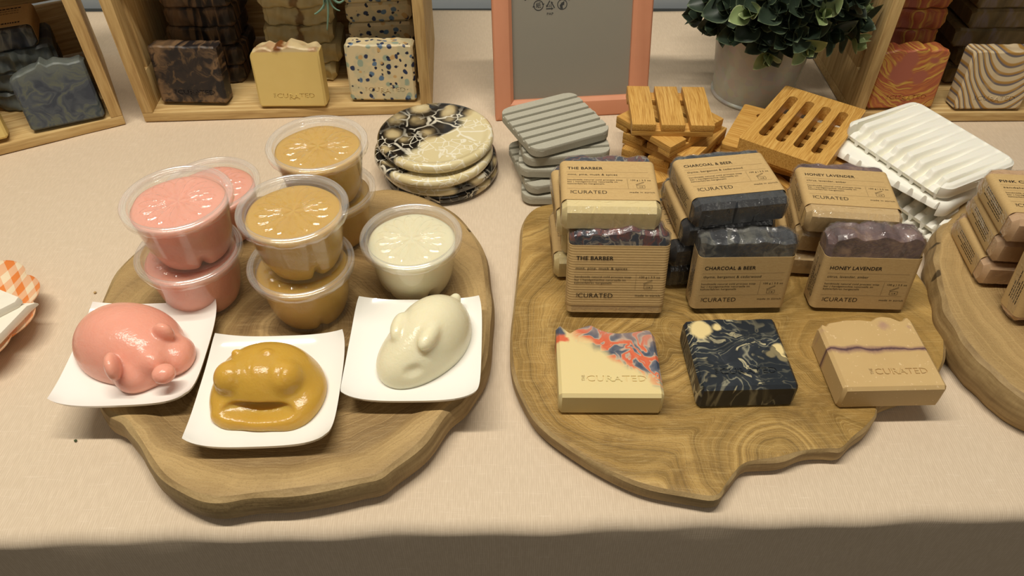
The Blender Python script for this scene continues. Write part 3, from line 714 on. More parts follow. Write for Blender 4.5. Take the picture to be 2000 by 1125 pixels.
# stacks behind
STK = dict(
 barber=(4, .0725, .4345, [(-1.2, 0, 0), (2.5, -.0015, .022), (-2, .003, .024), (1.5, -.002, .022)]),
 charcoal=(4, .1700, .4420, [(8.5, 0, 0), (7, -.004, .004), (9, -.010, .007), (6, -.011, .0075)]),
 honey=(3, .2630, .4560, [(-6, 0, 0), (-8, -.001, .003), (-5, -.003, .002)]))
WORD = ['topmost', 'second from top', 'third from top', 'lowest']
DESC = dict(barber=('cream-bottomed soap in kraft band', 'left board stack'), charcoal=('black soap in kraft band', 'centre board stack'), honey=('tan soap in kraft band', 'stack beside the white dishes'), clay=('pink clay soap in kraft band', 'right board stack'))
def stack(kind, n, cx, yf, offs, zb, group):
    src = wrapped(kind, .0110, .0590, seed=11+len(kind))
    for i in range(n):
        k = n-1-i; yaw, dx, dy = offs[i]; a = R(yaw); o = src if i == 0 else copy_tree(src)
        z = zb + k*(PT+.0002) + PT/2
        pose(o, (cx+dx, yf+dy, z), (R(-90), 0, a), '%s, %s of the %s' % (DESC[kind][0], WORD[i] if not (i == n-1) else 'lowest', DESC[kind][1]), group)
for k, (n, cx, yf, offs) in STK.items(): stack(k, n, cx, yf, offs, BZ, 'banded %s soaps in a stack' % k)
stack('clay', 3, .4030, .4290, [(-5, 0, 0), (-6, .001, .003), (-4, .0, .003)], RZ, 'banded clay soaps in a stack')
b = wrapped('clay', .006, .056, seed=8); pose(b, *standing(.4110, .3930, RZ, 3, 8), 'upright pink clay soap in kraft band cut off by the right picture edge', 'banded clay soaps')
bare_soap('soap_bar', 'soap_pink_clay', 'bare pink clay soap barely peeking in at the right picture edge', TOPS['wavy'], lying(.4245, .345, RZ, 0), seed=9)

# ---------------------------------------------------------------- cups of jelly soap
def cup(fillmat):
    root = empty('lidded_cup', (0, 0, 0)); rb, rt, h = .0285, .0350, .0475
    MB().lathe([(.001, .0012), (rb-.004, .0012), (rb-.002, .0), (rb, .0008), (rb+.0006, .003), (rt, h-.003), (rt+.0008, h-.0015), (rt+.003, h-.001)], 72, cap0=True).build('cup_body', 'clear_cup', root, smooth=180)
    # lid: skirt, double rim, recess with pressed flower
    prof = [(.0386, h-.0045), (.0390, h-.004), (.0393, h-.001), (.0394, h+.0008), (.0386, h+.0019), (.0374, h+.0016), (.0368, h+.0009), (.0360, h+.0012), (.0352, h+.0019), (.0343, h+.0016), (.0338, h+.0002), (.0334, h-.0014), (.0326, h-.0020)]
    mb = MB(); n = 192; rings = [[(r*math.cos(2*math.pi*j/n), r*math.sin(2*math.pi*j/n), z + (.0002*math.sin(j*2*math.pi*28/n) if i < 2 else 0)) for j in range(n)] for i, (r, z) in enumerate(prof)]
    for r in np.linspace(.0320, .0008, 44):
        ring = []
        for j in range(n):
            a = 2*math.pi*j/n; z = h-.0020
            pa = (a*16/(2*math.pi)) % 1.0; w = abs(pa-.5)*2           # 0 at petal centre
            if .0085 < r < .0262:
                t = (r-.0085)/.0177; wd = (math.sin(math.pi*min(1, t*.9+.12)))**.6*.86
                e = abs(w-wd)
                z += .0009*math.exp(-(e/.16)**2)*(1 if w < 1.0 else 0) + (.0006 if w < wd else 0)
            if r <= .0085: z += .0007*max(0, 1-((r-.0075)/.0012)**2) if r > .0063 else (.0003+.0003*math.sin(a*5)*(r/.006))
            ring.append((r*math.cos(a), r*math.sin(a), z))
        rings.append(ring)
    nr_ = len(prof); mb.loft(rings[:nr_], False, False, m=1); mb.loft(rings[nr_-1:], False, True, m=0); mb.build('lid', ['clear_lid', 'clear_rim'], root, smooth=180)
    # filling with paw-like notches at the bottom
    n = 96; rings = []
    for z in np.linspace(.0016, .0415, 22):
        k = rb + (rt-rb)*z/h - .0004; ring = []
        for j in range(n):
            a = 2*math.pi*j/n; low = max(0, 1-z/.016)
            d = sum(math.exp(-(((a-c+math.pi) % (2*math.pi)-math.pi)/.11)**2)*am for c, am in ((-1.0, .30), (.9, .25), (2.3, .22), (3.9, .16)))
            r = k*(1-.12*low**2-d*.8*low**.8)
            ring.append((r*math.cos(a), r*math.sin(a), z))
        rings.append(ring)
    for s_, dz in ((.98, .0010), (.93, .0020), (.80, .0027), (.5, .0032), (.2, .0033), (.02, .0033)):
        rings.append([(x*s_*(1+.02*math.sin(3*math.atan2(y, x))), y*s_, .0415+dz+.0003*math.sin(5*math.atan2(y, x))) for x, y, _ in rings[21]])
    m = MB(); m.loft(rings, True, True); m.build('soap_filling', fillmat, root, smooth=60)
    return root
CUPS = [('jelly_pink', [(345, 388, 2, 'upper lidded cup of pink jelly soap in the front left stack'), (369, 490, 1, 'lower lidded cup of pink jelly soap in the front left stack'), (413, 362, 1, 'single lidded cup of pink jelly soap half hidden behind the pink stack')]),
        ('jelly_amber', [(571, 407, 2, 'upper lidded cup of amber jelly soap in the front stack'), (588, 512, 1, 'lower lidded cup of amber jelly soap in the front stack'), (619, 281, 2, 'upper lidded cup of amber jelly soap in the rear stack by the crate'), (612, 400, 1, 'lower lidded cup of amber jelly soap in the rear stack by the crate')]),
        ('jelly_white', [(803, 462, 1, 'lidded cup of milky white jelly soap behind the right square plate')])]
LZ = .0222
def cup_at(px, py, lvl):
    z = LZ + (.0462 if lvl == 2 else 0); p = at(px, py, z+.0475); return Vector((p.x, p.y, z))
for mname, lst in CUPS:
    src = cup(mname)
    for i, (px, py, lvl, lab) in enumerate(lst):
        o = src if i == 0 else copy_tree(src); p = cup_at(px, py, lvl)
        if 'lower' in lab and 'rear' in lab: q = cup_at(619, 281, 2); p.x, p.y = q.x, q.y+.002
        o.location = W3(p); o.rotation_euler = (0, 0, i*1.3); tag(o, lab, 'cup', 'lidded cups of jelly soap')

# ---------------------------------------------------------------- square plates
def plate():
    n = 28; hs = .0475; top = []; th = .0028
    def surf(u, v):
        r4 = (abs(u)**3.2+abs(v)**3.2); z = .0045+.0058*min(r4, 2)**1.15
        k = 1-.045*(u*v)**6; bow = 1+.008*(1-v*v)*abs(u)**6
        return (hs*u*k*(1+.012*(1-v*v)), hs*v*k*(1+.012*(1-u*u)), z)
    g = [[surf(-1+2*i/n, -1+2*j/n) for i in range(n+1)] for j in range(n+1)]
    N = n+1; v = [p for r in g for p in r]; mb = MB()
    v += [(x*.985, y*.985, z-th) for x, y, z in v]
    f = []
    for j in range(n):
        for i in range(n):
            a = j*N+i; f.append((a, a+1, a+1+N, a+N)); b = a+N*N; f.append((b, b+N, b+1+N, b+1))
    bd = [i for i in range(N)] + [j*N+n for j in range(1, N)] + [n*N+i for i in range(n-1, -1, -1)] + [j*N for j in range(n-1, 0, -1)]
    for k in range(len(bd)): a, b = bd[k], bd[(k+1) % len(bd)]; f.append((a, a+N*N, b+N*N, b))
    mb.add(v, f)
    mb.lathe([(.0275, .003), (.0275, .0002), (.0265, 0), (.0245, 0), (.0235, .0004), (.0235, .003)], 48)
    return mb.build('square_plate', 'white_porcelain', smooth=50)
pl = plate()
PLZ = .0262
for i, (x, y, yaw, lab) in enumerate([(-.2672, .3612, 3, 'white square porcelain plate at the left under the pink pig soap'), (-.1672, .3300, 2.4, 'white square porcelain plate in front under the amber animal soap'), (-.0700, .3650, .5, 'white square porcelain plate at the right under the white mouse soap')]):
    o = pl if i == 0 else copy_tree(pl)
    o.location = W3((x, y, PLZ - (.0 if i != 1 else .0038))); o.rotation_euler = (0, 0, R(yaw)); tag(o, lab, 'plate', 'small white square plates')
    if i == 1: o.scale = (1.01, 1.0, 1.15)

# ---------------------------------------------------------------- animal-shaped jelly soaps (one smooth surface each)
def sdf_ell(P, c, r, rot=0.0, tilt=0.0):
    q = P - np.array(c); M = np.array(Euler((tilt, 0, rot)).to_matrix())
    q = q @ M; r = np.array(r); k0 = np.linalg.norm(q/r, axis=-1); k1 = np.linalg.norm(q/(r*r), axis=-1)
    return k0*(k0-1)/np.maximum(k1, 1e-9)
def smin(a, b, k): h = np.clip(.5+.5*(b-a)/k, 0, 1); return b*(1-h)+a*h-k*h*(1-h)
def nets(F, lo, h):
    """surface nets on a scalar grid F (negative inside)"""
    nx, ny, nz = F.shape; ins = F < 0
    idx = -np.ones((nx-1, ny-1, nz-1), int); acc = np.zeros((nx-1, ny-1, nz-1, 3)); cnt = np.zeros((nx-1, ny-1, nz-1))
    corners = [(a, b, c) for a in (0, 1) for b in (0, 1) for c in (0, 1)]
    sl = lambda a, n: slice(a, n-1+a)
    for a in corners:
        for ax in range(3):
            if a[ax] == 1: continue
            b = list(a); b[ax] = 1
            fa = F[sl(a[0], nx), sl(a[1], ny), sl(a[2], nz)]; fb = F[sl(b[0], nx), sl(b[1], ny), sl(b[2], nz)]
            cr = (fa < 0) != (fb < 0); t = np.where(cr, fa/np.where(cr, fa-fb, 1), 0)
            for d in range(3): acc[..., d] += np.where(cr, a[d]+(t if d == ax else 0), 0)
            cnt += cr
    m = cnt > 0; idx[m] = np.arange(m.sum()); I = np.argwhere(m)
    V = (I + acc[m]/cnt[m][:, None])*h + np.array(lo)
    faces = []
    for ax in range(3):
        o1, o2 = [(1, 2), (2, 0), (0, 1)][ax]
        A = ins; B = np.roll(ins, -1, axis=ax); e = A != B
        e = np.take(e, range(e.shape[ax]-1), axis=ax)
        for (i, j, k) in np.argwhere(e):
            p = [i, j, k]
            if p[o1] < 1 or p[o2] < 1 or p[o1] >= F.shape[o1]-1 or p[o2] >= F.shape[o2]-1: continue
            def g(d1, d2): q = p[:]; q[o1] -= d1; q[o2] -= d2; return idx[q[0], q[1], q[2]]
            f = [g(1, 1), g(0, 1), g(0, 0), g(1, 0)]
            if not ins[i, j, k]: f.reverse()
            faces.append(f)
    return V, faces
def animal(name, mat, org, parts, carve, size, label, k=.003, h=.0008):
    lo = np.array([-size[0], -size[1], -.002]); hi = np.array([size[0], size[1], size[2]])
    ax = [np.arange(lo[d], hi[d], h) for d in range(3)]; G = np.stack(np.meshgrid(*ax, indexing='ij'), -1)
    F = None
    for (c, r, rot, tilt, kk) in parts:
        d = sdf_ell(G, c, r, R(rot), R(tilt)); F = d if F is None else smin(F, d, kk or k)
    for (c, r, rot, tilt, kk) in carve: F = -smin(-F, sdf_ell(G, c, r, R(rot), R(tilt)), kk)
    F = -smin(-F, G[..., 2]-.0, .0015)     # flat underside: keep z > 0
    V, f = nets(F, lo, h)
    mb = MB(); mb.add(V.tolist(), f); o = mb.build(name, mat, smooth='keep')
    me = o.data; bm = bmesh.new(); bm.from_mesh(me)
    for _ in range(2): bmesh.ops.smooth_vert(bm, verts=bm.verts, factor=.5, use_axis_x=True, use_axis_y=True, use_axis_z=True)
    bmesh.ops.recalc_face_normals(bm, faces=bm.faces); bm.to_mesh(me); bm.free(); me.polygons.foreach_set('use_smooth', [True]*len(me.polygons))
    o.location = W3(org); return tag(o, label, 'soap', 'animal-shaped jelly soaps on plates')
def carve_fix(F): return F
cm = .01
def Lp(org, px, py, z):          # local cm position of a pixel at height z above the object's origin
    p = at(px, py, org[2]+z); return (p.x-org[0], p.y-org[1], z)
ZJ = PLZ + .0047
og = (-.2700, .3610, ZJ)
animal('pig_soap', 'jelly_pink', og, [
  ((-.010, .006, .006), (.036, .031, .029), -25, 0, 0), ((.002, .003, .007), (.034, .030, .027), -30, 0, .006),
  ((.014, -.009, .007), (.022, .020, .020), -45, 0, .008),
  (Lp(og, 262, 738, .008), (.0125, .011, .011), 0, 0, .006), (Lp(og, 352, 694, .009), (.010, .014, .011), 0, 0, .006),
  (Lp(og, 220, 716, .0260), (.0050, .0100, .0095), 20, 0, .002), (Lp(og, 320, 650, .0270), (.0074, .0050, .0085), -12, 0, .002),
  (Lp(og, 298, 708, .017), (.0080, .009, .009), 45, 0, .005), (Lp(og, 320, 730, .0185), (.0078, .0074, .0062), 30, 0, .0008),
  ], [], (.06, .052, .05), 'shiny pink jelly soap shaped like a pig lying on the left plate')
og = (-.1680, .3290, ZJ-.0035)
animal('bear_soap', 'jelly_amber', og, [
  ((.001, .001, .006), (.0375, .0330, .0125), 0, 0, 0), ((-.0270, -.007, .006), (.0110, .020, .0105), 8, 0, .004), ((.0285, -.007, .006), (.0110, .020, .0105), -8, 0, .004), ((.0, .0055, .010), (.0345, .0275, .0245), 0, 0, .006),
  (Lp(og, 452, 738, .0225), (.0115, .0120, .0120), 0, 0, .003), (Lp(og, 556, 738, .0225), (.0120, .0122, .0122), 0, 0, .003), (Lp(og, 504, 732, .0225), (.0140, .0120, .0110), 0, 0, .003),
  ((-.020, -.019, .004), (.012, .012, .010), 0, 0, .005), ((.018, -.020, .004), (.013, .012, .010), 0, 0, .005), ((0, -.023, .003), (.022, .008, .007), 0, 0, .005),
  (Lp(og, 428, 812, .006), (.0052, .0048, .0055), 0, 0, .002), (Lp(og, 556, 808, .007), (.0080, .0065, .0060), 0, 0, .003),
  (Lp(og, 462, 690, .0290), (.0034, .0026, .0030), 0, 0, .0025), (Lp(og, 522, 690, .033), (.0036, .0026, .0030), 0, 0, .0025),
  ], [((-.001, -.0245, .0135), (.0245, .0100, .0044), 0, 0, .003), (Lp(og, 481, 742, .0350), (.0012, .008, .003), 10, 0, .004), (Lp(og, 536, 740, .0350), (.0012, .008, .003), -10, 0, .004)], (.046, .044, .048), 'glossy amber jelly soap shaped like a crouching bear on the front plate')
og = (-.0625, .3660, ZJ)
animal('mouse_soap', 'jelly_white', og, [
  ((.004, .006, .007), (.0265, .0360, .0300), -28, 0, 0), ((-.011, -.013, .006), (.0210, .0250, .0190), -32, 0, .010),
  (Lp(og, 779, 638, .0275), (.0056, .0125, .0062), -8, 0, .003), (Lp(og, 838, 657, .0305), (.0062, .0125, .0062), -22, 0, .003),
  (Lp(og, 890, 583, .016), (.0040, .0040, .0040), 0, 0, .004),
  ], [(Lp(og, 806, 728, .0165), (.0065, .0040, .0030), 30, 0, .004)], (.048, .056, .05), 'milky white jelly soap shaped like a mouse with two ears on the right plate')

# ---------------------------------------------------------------- marbled coasters
cz = 0; CO = [('marbled_resin_4', .0570, -.0705, .630, 'lowest'), ('marbled_resin_3', .057, -.0715, .628, 'third from the top'), ('marbled_resin_2', .0575, -.0760, .626, 'second from the top'), ('marbled_resin_1', .0565, -.0740, .634, 'topmost')]
for m, r, x, y, wd in CO:
    o = MB().lathe([(.001, .0), (r-.006, .0), (r-.0022, .0012), (r, .0048), (r-.0006, .0085), (r-.0028, .0105), (r-.0060, .0104), (r-.0085, .0088), (r-.012, .0084), (.001, .0084)], 96, cap0=True, cap1=True).build('coaster', m, smooth=60)
    o.location = W3((x, y, cz+.0002)); cz += .0106
    tag(o, 'round marbled resin coaster, %s of the coaster stack' % wd, 'coaster', 'round marbled coasters in a stack')

# ---------------------------------------------------------------- grey ridged soap dishes
def rrect(w, d, r, n=6):
    out = []
    for (cx, cy, a0) in ((w/2-r, -d/2+r, -90), (w/2-r, d/2-r, 0), (-w/2+r, d/2-r, 90), (-w/2+r, -d/2+r, 180)):
        for k in range(n+1): a = R(a0+90*k/n); out.append((cx+r*math.cos(a), cy+r*math.sin(a)))
    return out
def grey_dish():
    w_, d, h = .082, .078, .0098; mb = MB(); o = rrect(w_, d, .011); i = rrect(w_-.0012, d-.0012, .0104)
    mb.loft([[(x, y, .0006) for x, y in i], [(x, y, .0012) for x, y in o], [(x, y, h-.0030) for x, y in o]], True, True)
    # ridges clipped to the rounded outline
    edges = np.linspace(-d/2, d/2, 8); g = .0016
    def halfw(y):
        a = abs(y); r = .011
        return w_/2 if a <= d/2-r else w_/2-r+math.sqrt(max(0, r*r-(a-(d/2-r))**2))
    for k in range(7):
        ya = edges[k]+(g if k else 0); yb = edges[k+1]-(g if k < 6 else 0); ys = np.linspace(ya, yb, 7)
        for (z0, z1) in ((h-.0031, h),):
            out = [(halfw(y), y) for y in ys] + [(-halfw(y), y) for y in ys[::-1]]
            inn = [(x*.992, (y-(ya+yb)/2)*.93+(ya+yb)/2) for x, y in out]
            mb.loft([[(x, y, z0) for x, y in out], [(x, y, z1-.0005) for x, y in out], [(x, y, z1) for x, y in inn]], True, True)
    for x in (-.026, .026): mb.box(x-.008, x+.008, -.03, .03, -.0016, .001)
    return mb.build('soap_dish', 'grey_diatomite', smooth=40)
gd = grey_dish(); GP = [(.0500, .612, 0, 'lowest'), (.0445, .620, 16, 'fourth from the top'), (.0480, .622, -2, 'third from the top'), (.0470, .628, 8, 'second from the top'), (.0405, .6323, 25.3, 'topmost')]
for i, (x, y, yaw, wd) in enumerate(GP):
    o = gd if i == 0 else copy_tree(gd); o.location = W3((x, y, .0018+i*.0116)); o.rotation_euler = (0, 0, R(yaw))
    tag(o, 'grey stone-like ridged soap dish, %s of the grey stack' % wd, 'soap dish', 'grey ridged soap dishes in a stack')

# ---------------------------------------------------------------- bamboo slat dishes
def slat_dish(w_=.0765, d=.070):
    root = empty('bamboo_dish', (0, 0, 0)); s = .0222; gap = (w_-3*s)/2
    for k in range(3):
        x = -w_/2+k*(s+gap); m = MB().box(x, x+s, -d/2, d/2, .0055, .0125, ch=.0008); m.build('slat', 'bamboo_long', root, smooth=30)
    for y in (-d/2+.0075, d/2-.0075): MB().box(-w_/2+.0002, w_/2-.0002, y-.0073, y+.0073, 0, .0056, ch=.0005).build('crossbar', 'bamboo_cross', root, smooth=30)
    return root
sd = slat_dish(); SP = [(.160, .638, 20, 'lowest'), (.158, .643, -30, 'fourth from the top'), (.160, .645, -38, 'third from the top'), (.1535, .648, 40, 'second from the top'), (.1513, .6495, -1.8, 'topmost')]
for i, (x, y, yaw, wd) in enumerate(SP):
    o = sd if i == 0 else copy_tree(sd); o.location = W3((x, y, .0004+i*.0126)); o.rotation_euler = (0, 0, R(yaw))
    tag(o, 'bamboo dish of three flat slats, %s of its stack' % wd, 'soap dish', 'three-slat bamboo soap dishes in a stack')

# ---------------------------------------------------------------- bamboo slotted dishes
def slot_dish(w_=.086, d=.120, h=.0150):
    bm = bmesh.new(); ns = 4; sw = .0092; L = d*.36
    outer = rrect(w_, d, .0025, 3); xs = [-w_/2+.0165+(w_-.033)*k/3 for k in range(4)]
    holes = []
    for x in xs:
        hl = []
        for a0, cy in ((0, L-sw/2), (180, -L+sw/2)):
            for k in range(9): a = R(a0+22.5*k); hl.append((x+sw/2*math.cos(a), cy+sw/2*math.sin(a)))
        holes.append(hl)
    def mk(loop, z): 
        vs = [bm.verts.new((x, y, z)) for x, y in loop]; es = [bm.edges.new((vs[i], vs[(i+1) % len(vs)])) for i in range(len(vs))]; return vs, es
    tops = [mk(l, h) for l in [outer]+holes]
    bots = [mk(l, .0) for l in [outer]+holes]
    for grp in (tops, bots): bmesh.ops.triangle_fill(bm, use_beauty=True, use_dissolve=True, edges=[e for v_, es in grp for e in es])
    for (vt, _), (vb, _) in zip(tops, bots):
        n = len(vt)
        for i in range(n): bm.faces.new((vb[i], vb[(i+1) % n], vt[(i+1) % n], vt[i]))
    bmesh.ops.recalc_face_normals(bm, faces=bm.faces); bm.verts.index_update()
    mb = MB(); mb.add([v.co[:] for v in bm.verts], [[v.index for v in f.verts] for f in bm.faces]); bm.free()
    for y in (-d/2+.007, d/2-.007): mb.box(-w_/2+.004, w_/2-.004, y-.005, y+.005, -.004, .0005, ch=.001)
    o = mb.build('slotted_dish', 'bamboo_long', smooth=30)
    return o
so = slot_dish()
for i, (x, y, yaw, z, lab, tl) in enumerate([(.2590, .6160, 28, .0042, 'lowest'       , 0), (.272, .632, 62, .0218, 'middle', 0), (.2790, .6330, -35.5, .0380, 'topmost', 0)]):
    o = so if i == 0 else copy_tree(so); o.location = W3((x, y, z)); o.rotation_euler = (0, 0, R(yaw))
    if i == 0: o.scale = (.95, .98, 1)
    tag(o, 'bamboo dish with four long slots, %s of its stack of three' % lab, 'soap dish', 'slotted bamboo soap dishes in a stack')

# ---------------------------------------------------------------- white ridged dishes
def white_dish(w_=.092, d=.117, h=.0145):
    nx, ny, r = 56, 190, .012; n = 8; y0 = -d/2+.0065; p = (d-.013)/n
    def ss(a, b, x): t = max(0, min(1, (x-a)/(b-a))); return t*t*(3-2*t)
    def rnd(x, y, ins=0.0):
        ax, ay = w_/2-r, d/2-r; cx = max(-ax, min(ax, x)); cy = max(-ay, min(ay, y)); dx, dy = x-cx, y-cy; L = math.hypot(dx, dy)
        if dx and dy:
            m_ = max(abs(dx), abs(dy)); dx, dy = dx*m_/L, dy*m_/L
        L = math.hypot(dx, dy); k = (r-ins)/r
        return cx+dx*k, cy+dy*k
    def top(x, y):
        u = (x+w_/2)/w_; q = ((y-y0)/p) % 1.0; inside = y0 < y < -y0
        e = min(w_/2-abs(x), d/2-abs(y)); z = h - .0022*(1-ss(0, .0030, e))
        if inside:
            ridge = 1-abs(q-.5)*2                      # 1 at the ridge middle
            depth = .0068*(1-ss(.10, .95, u))+.0012; depth *= 1-ss(.93, .97, u)
            z -= depth*(1-ss(.04, .62, ridge))
            left = 1-ss(.085, .085+.10*(.35+.9*(1-ridge)), u); z -= .0062*left
        return z
    g = []; 
    xs = [-w_/2+w_*i/nx for i in range(nx+1)]; ys = [-d/2+d*j/ny for j in range(ny+1)]
    for y in ys:
        for x in xs: X, Y = rnd(x, y); g.append((X, Y, top(x, y)))
    N = nx+1; f = [(j*N+i, j*N+i+1, (j+1)*N+i+1, (j+1)*N+i) for j in range(ny) for i in range(nx)]
    bd = [i for i in range(N)] + [j*N+nx for j in range(1, ny+1)] + [ny*N+i for i in range(nx-1, -1, -1)] + [j*N for j in range(ny-1, 0, -1)]
    mb = MB(); b0 = len(g); loops = [bd]
    for (ins, z) in ((-.0006, .0055), (.0008, .0018), (.0030, 0)):
        loops.append(list(range(len(g), len(g)+len(bd))))
        for k in bd: i, j = k % N, k//N; X, Y = rnd(xs[i], ys[j], ins); g.append((X, Y, z))
    for L0, L1 in zip(loops, loops[1:]):
        for k in range(len(bd)): k2 = (k+1) % len(bd); f.append((L0[k], L1[k], L1[k2], L0[k2]))
    f.append(tuple(loops[-1])); mb.add(g, f)
    return mb.build('ridged_dish', 'white_silicone', smooth=40)
wd_ = white_dish(); b_ = at(1835, 376, .06); r_ = at(1975, 321, .06); t_ = at(1797, 198, .06)
mid = (Vector(b_)+Vector(t_))/2; d1 = r_-b_; yawW = math.degrees(math.atan2(d1.y, d1.x))
print('white dish', mid, d1.length, (t_-r_).length, yawW)
for i, (dx, dy, dyaw, wd) in enumerate([(-.012, -.012, 4, 'lowest'), (.006, -.010, 1, 'third from the top'), (-.010, -.004, 10, 'second from the top'), (0, 0, 0, 'topmost')]):
    o = wd_ if i == 0 else copy_tree(wd_); o.location = W3((mid.x+dx, mid.y+dy, .0004+i*.0160)); o.rotation_euler = (0, 0, R(yawW+dyaw))
    if i == 2: o.rotation_euler = (math.pi, 0, R(yawW+dyaw)); o.location.z += .0150
    tag(o, 'white ridged soap dish, %s of the white stack' % wd, 'soap dish', 'white ridged soap dishes in a stack')

# ---------------------------------------------------------------- picture frame
fr = empty('picture_frame', (at(968, 240).x+.0005, at(968, 240).y+.002, .0005), (R(-14), 0, R(5.6)), 'peach-coloured picture frame with grey recycling-mark insert, leaning at the back of the table', 'picture frame')
FW, FH, FB = .166, .216, .0205
mb = MB()
pr = [(0, 0), (0, .0115), (.0015, .0130), (.0035, .0135), (FB-.004, .0120), (FB-.0005, .0085), (FB, .004), (FB, 0)]
rings = []
for (cx, cz_, sx, sz) in ((0, 0, 1, 1), (FW, 0, -1, 1), (FW, FH, -1, -1), (0, FH, 1, -1)):
    rings.append([(cx+sx*a, .0-b+.0135, cz_+sz*a) for a, b in pr])
mb.loft(rings+[rings[0]], False, False); mb.build('frame_moulding', 'peach_lacquer', fr, smooth=25)
ins = MB(); ins.box(FB-.003, FW-FB+.003, .0085, .0115, FB-.003, FH-FB+.003)
fn = lambda x, z: (x, .0083, z)
zc = 0.1165
def ring2(cx, cz, r, a0=0, a1=360, wd=.0009, n=20): stroke(ins, [(cx+r*math.cos(R(a0+(a1-a0)*k/n)), cz+r*math.sin(R(a0+(a1-a0)*k/n))) for k in range(n+1)], wd, fn)
x1_, x2_, x3_ = .0480, .0600, .0725
ring2(x1_, zc, .0048, 20, 170); ring2(x1_, zc, .0048, 200, 350)
for (ax_, az) in ((x1_+.0048, zc+.0012), (x1_-.0048, zc-.0012)):
    s_ = 1 if ax_ > x1_ else -1; ins.add([fn(ax_-.0014, az+.0004*s_), fn(ax_+.0014, az+.0004*s_), fn(ax_, az-.0020*s_)], [(0, 1, 2)], 1)
try: text(ins, '紙', x1_-.0026, zc-.0020, .0052, .0042, fn, .01)
except Exception as e: print('glyph', e)
for k in range(3):
    a = R(90+120*k); a2 = R(90+120*(k+1)); A_ = Vector((math.cos(a), math.sin(a)))*.0056; B_ = Vector((math.cos(a2), math.sin(a2)))*.0056; c0 = Vector((x2_, zc-.0008))
    P1 = c0+A_.lerp(B_, .10); P2 = c0+A_.lerp(B_, .62); stroke(ins, [P1, P2], .0011, fn)
    q0 = c0+A_.lerp(B_, .85); nn = (B_-A_).normalized(); pp = Vector((-nn.y, nn.x))*.0014; ins.add([fn(*(P2+pp)), fn(*(P2-pp)), fn(*q0)], [(0, 1, 2)], 1)
text(ins, '22', x2_-.0017, zc-.0018, .0034, .0022, fn, .01); text(ins, 'PAP', x2_-.0033, zc-.0098, .0066, .0024, fn, .012)
ring2(x3_, zc, .0048, 0, 360, .0008, 28)
stroke(ins, [(x3_-.0006, zc-.0042), (x3_-.0012, zc-.0010), (x3_+.0004, zc+.0008)], .0026, fn); ins.add([fn(x3_-.0016, zc+.0014), fn(x3_+.0018, zc-.0008), fn(x3_+.0022, zc+.0032)], [(0, 1, 2)], 1)
ring2(x3_+.0068, zc+.0042, .0008, 0, 360, .0002, 12)
stroke(ins, [(.0325, zc+.0082), (.0345, zc+.0056), (.0375, zc+.0082)], .0010, fn)
ins.build('insert_sheet', ['grey_insert', 'sign_ink'], fr)
MB().box(FB-.003, FW-FB+.003, .0066, .0076, FB-.003, FH-FB+.003).build('glass_pane', 'frame_glass', fr)
MB().box(FB-.006, FW-FB+.006, .0118, .0135, FB-.006, FH-FB+.006).build('backing_board', 'dark_iron', fr)
st = MB(); st.loft([[(FW/2-.025, .0136, .150), (FW/2+.025, .0136, .150), (FW/2+.025, .0156, .150), (FW/2-.025, .0156, .150)], [(FW/2-.03, .088, .0225), (FW/2+.03, .088, .0225), (FW/2+.03, .0900, .0225), (FW/2-.03, .0900, .0225)]]); st.build('easel_leg', 'dark_iron', fr)

# ---------------------------------------------------------------- potted plant
PC = Vector((.2726, .783, 0))
pp = empty('potted_plant', PC, label='leafy green artificial plant in a grey galvanised metal pot behind the bamboo dishes', cat='potted plant')
pot = MB().lathe([(.001, .001), (.041, .001), (.0415, 0), (.0448, 0), (.0452, .0018), (.0440, .0034), (.0433, .0040), (.0560, .112), (.0575, .1135), (.0578, .1155), (.0565, .1165), (.0550, .1150), (.0545, .112), (.0500, .100), (.001, .099)], 96, cap0=True)
pot.build('pot', 'galvanised_zinc', pp, smooth=35)
sm = MB(); a = R(-28)
pts = [((.0434+.0126*t)*math.cos(a), (.0434+.0126*t)*math.sin(a), .004+.108*t) for t in np.linspace(0, 1, 6)]; sm.tube(pts, .0007, 6); sm.build('pot_seam', 'galvanised_zinc', pp, smooth=60)
MB().lathe([(.001, .1035), (.0515, .1025)], 48, cap0=True).build('soil', 'dark_soil', pp)
def leaf_verts(L, Wd, cup=.35, n=7, m_=6):
    v = []; uv = []
    for i in range(n+1):
        t = i/n; wd = Wd*(math.sin(math.pi*t**.75))**.8*(1-.1*t) + (.0008 if t == 0 else 0)
        if i == n: wd = .0001
        for j in range(m_+1):
            s = -1+2*j/m_; x = s*wd/2; zc_ = cup*abs(s)**1.6*wd*.45; y = L*t; z = zc_ + .35*L*t*t*.6
            v.append(Vector((x, y, z))); uv.append(((s+1)/2, t))
    f = [(i*(m_+1)+j, i*(m_+1)+j+1, (i+1)*(m_+1)+j+1, (i+1)*(m_+1)+j) for i in range(n) for j in range(m_)]
    return v, f, uv
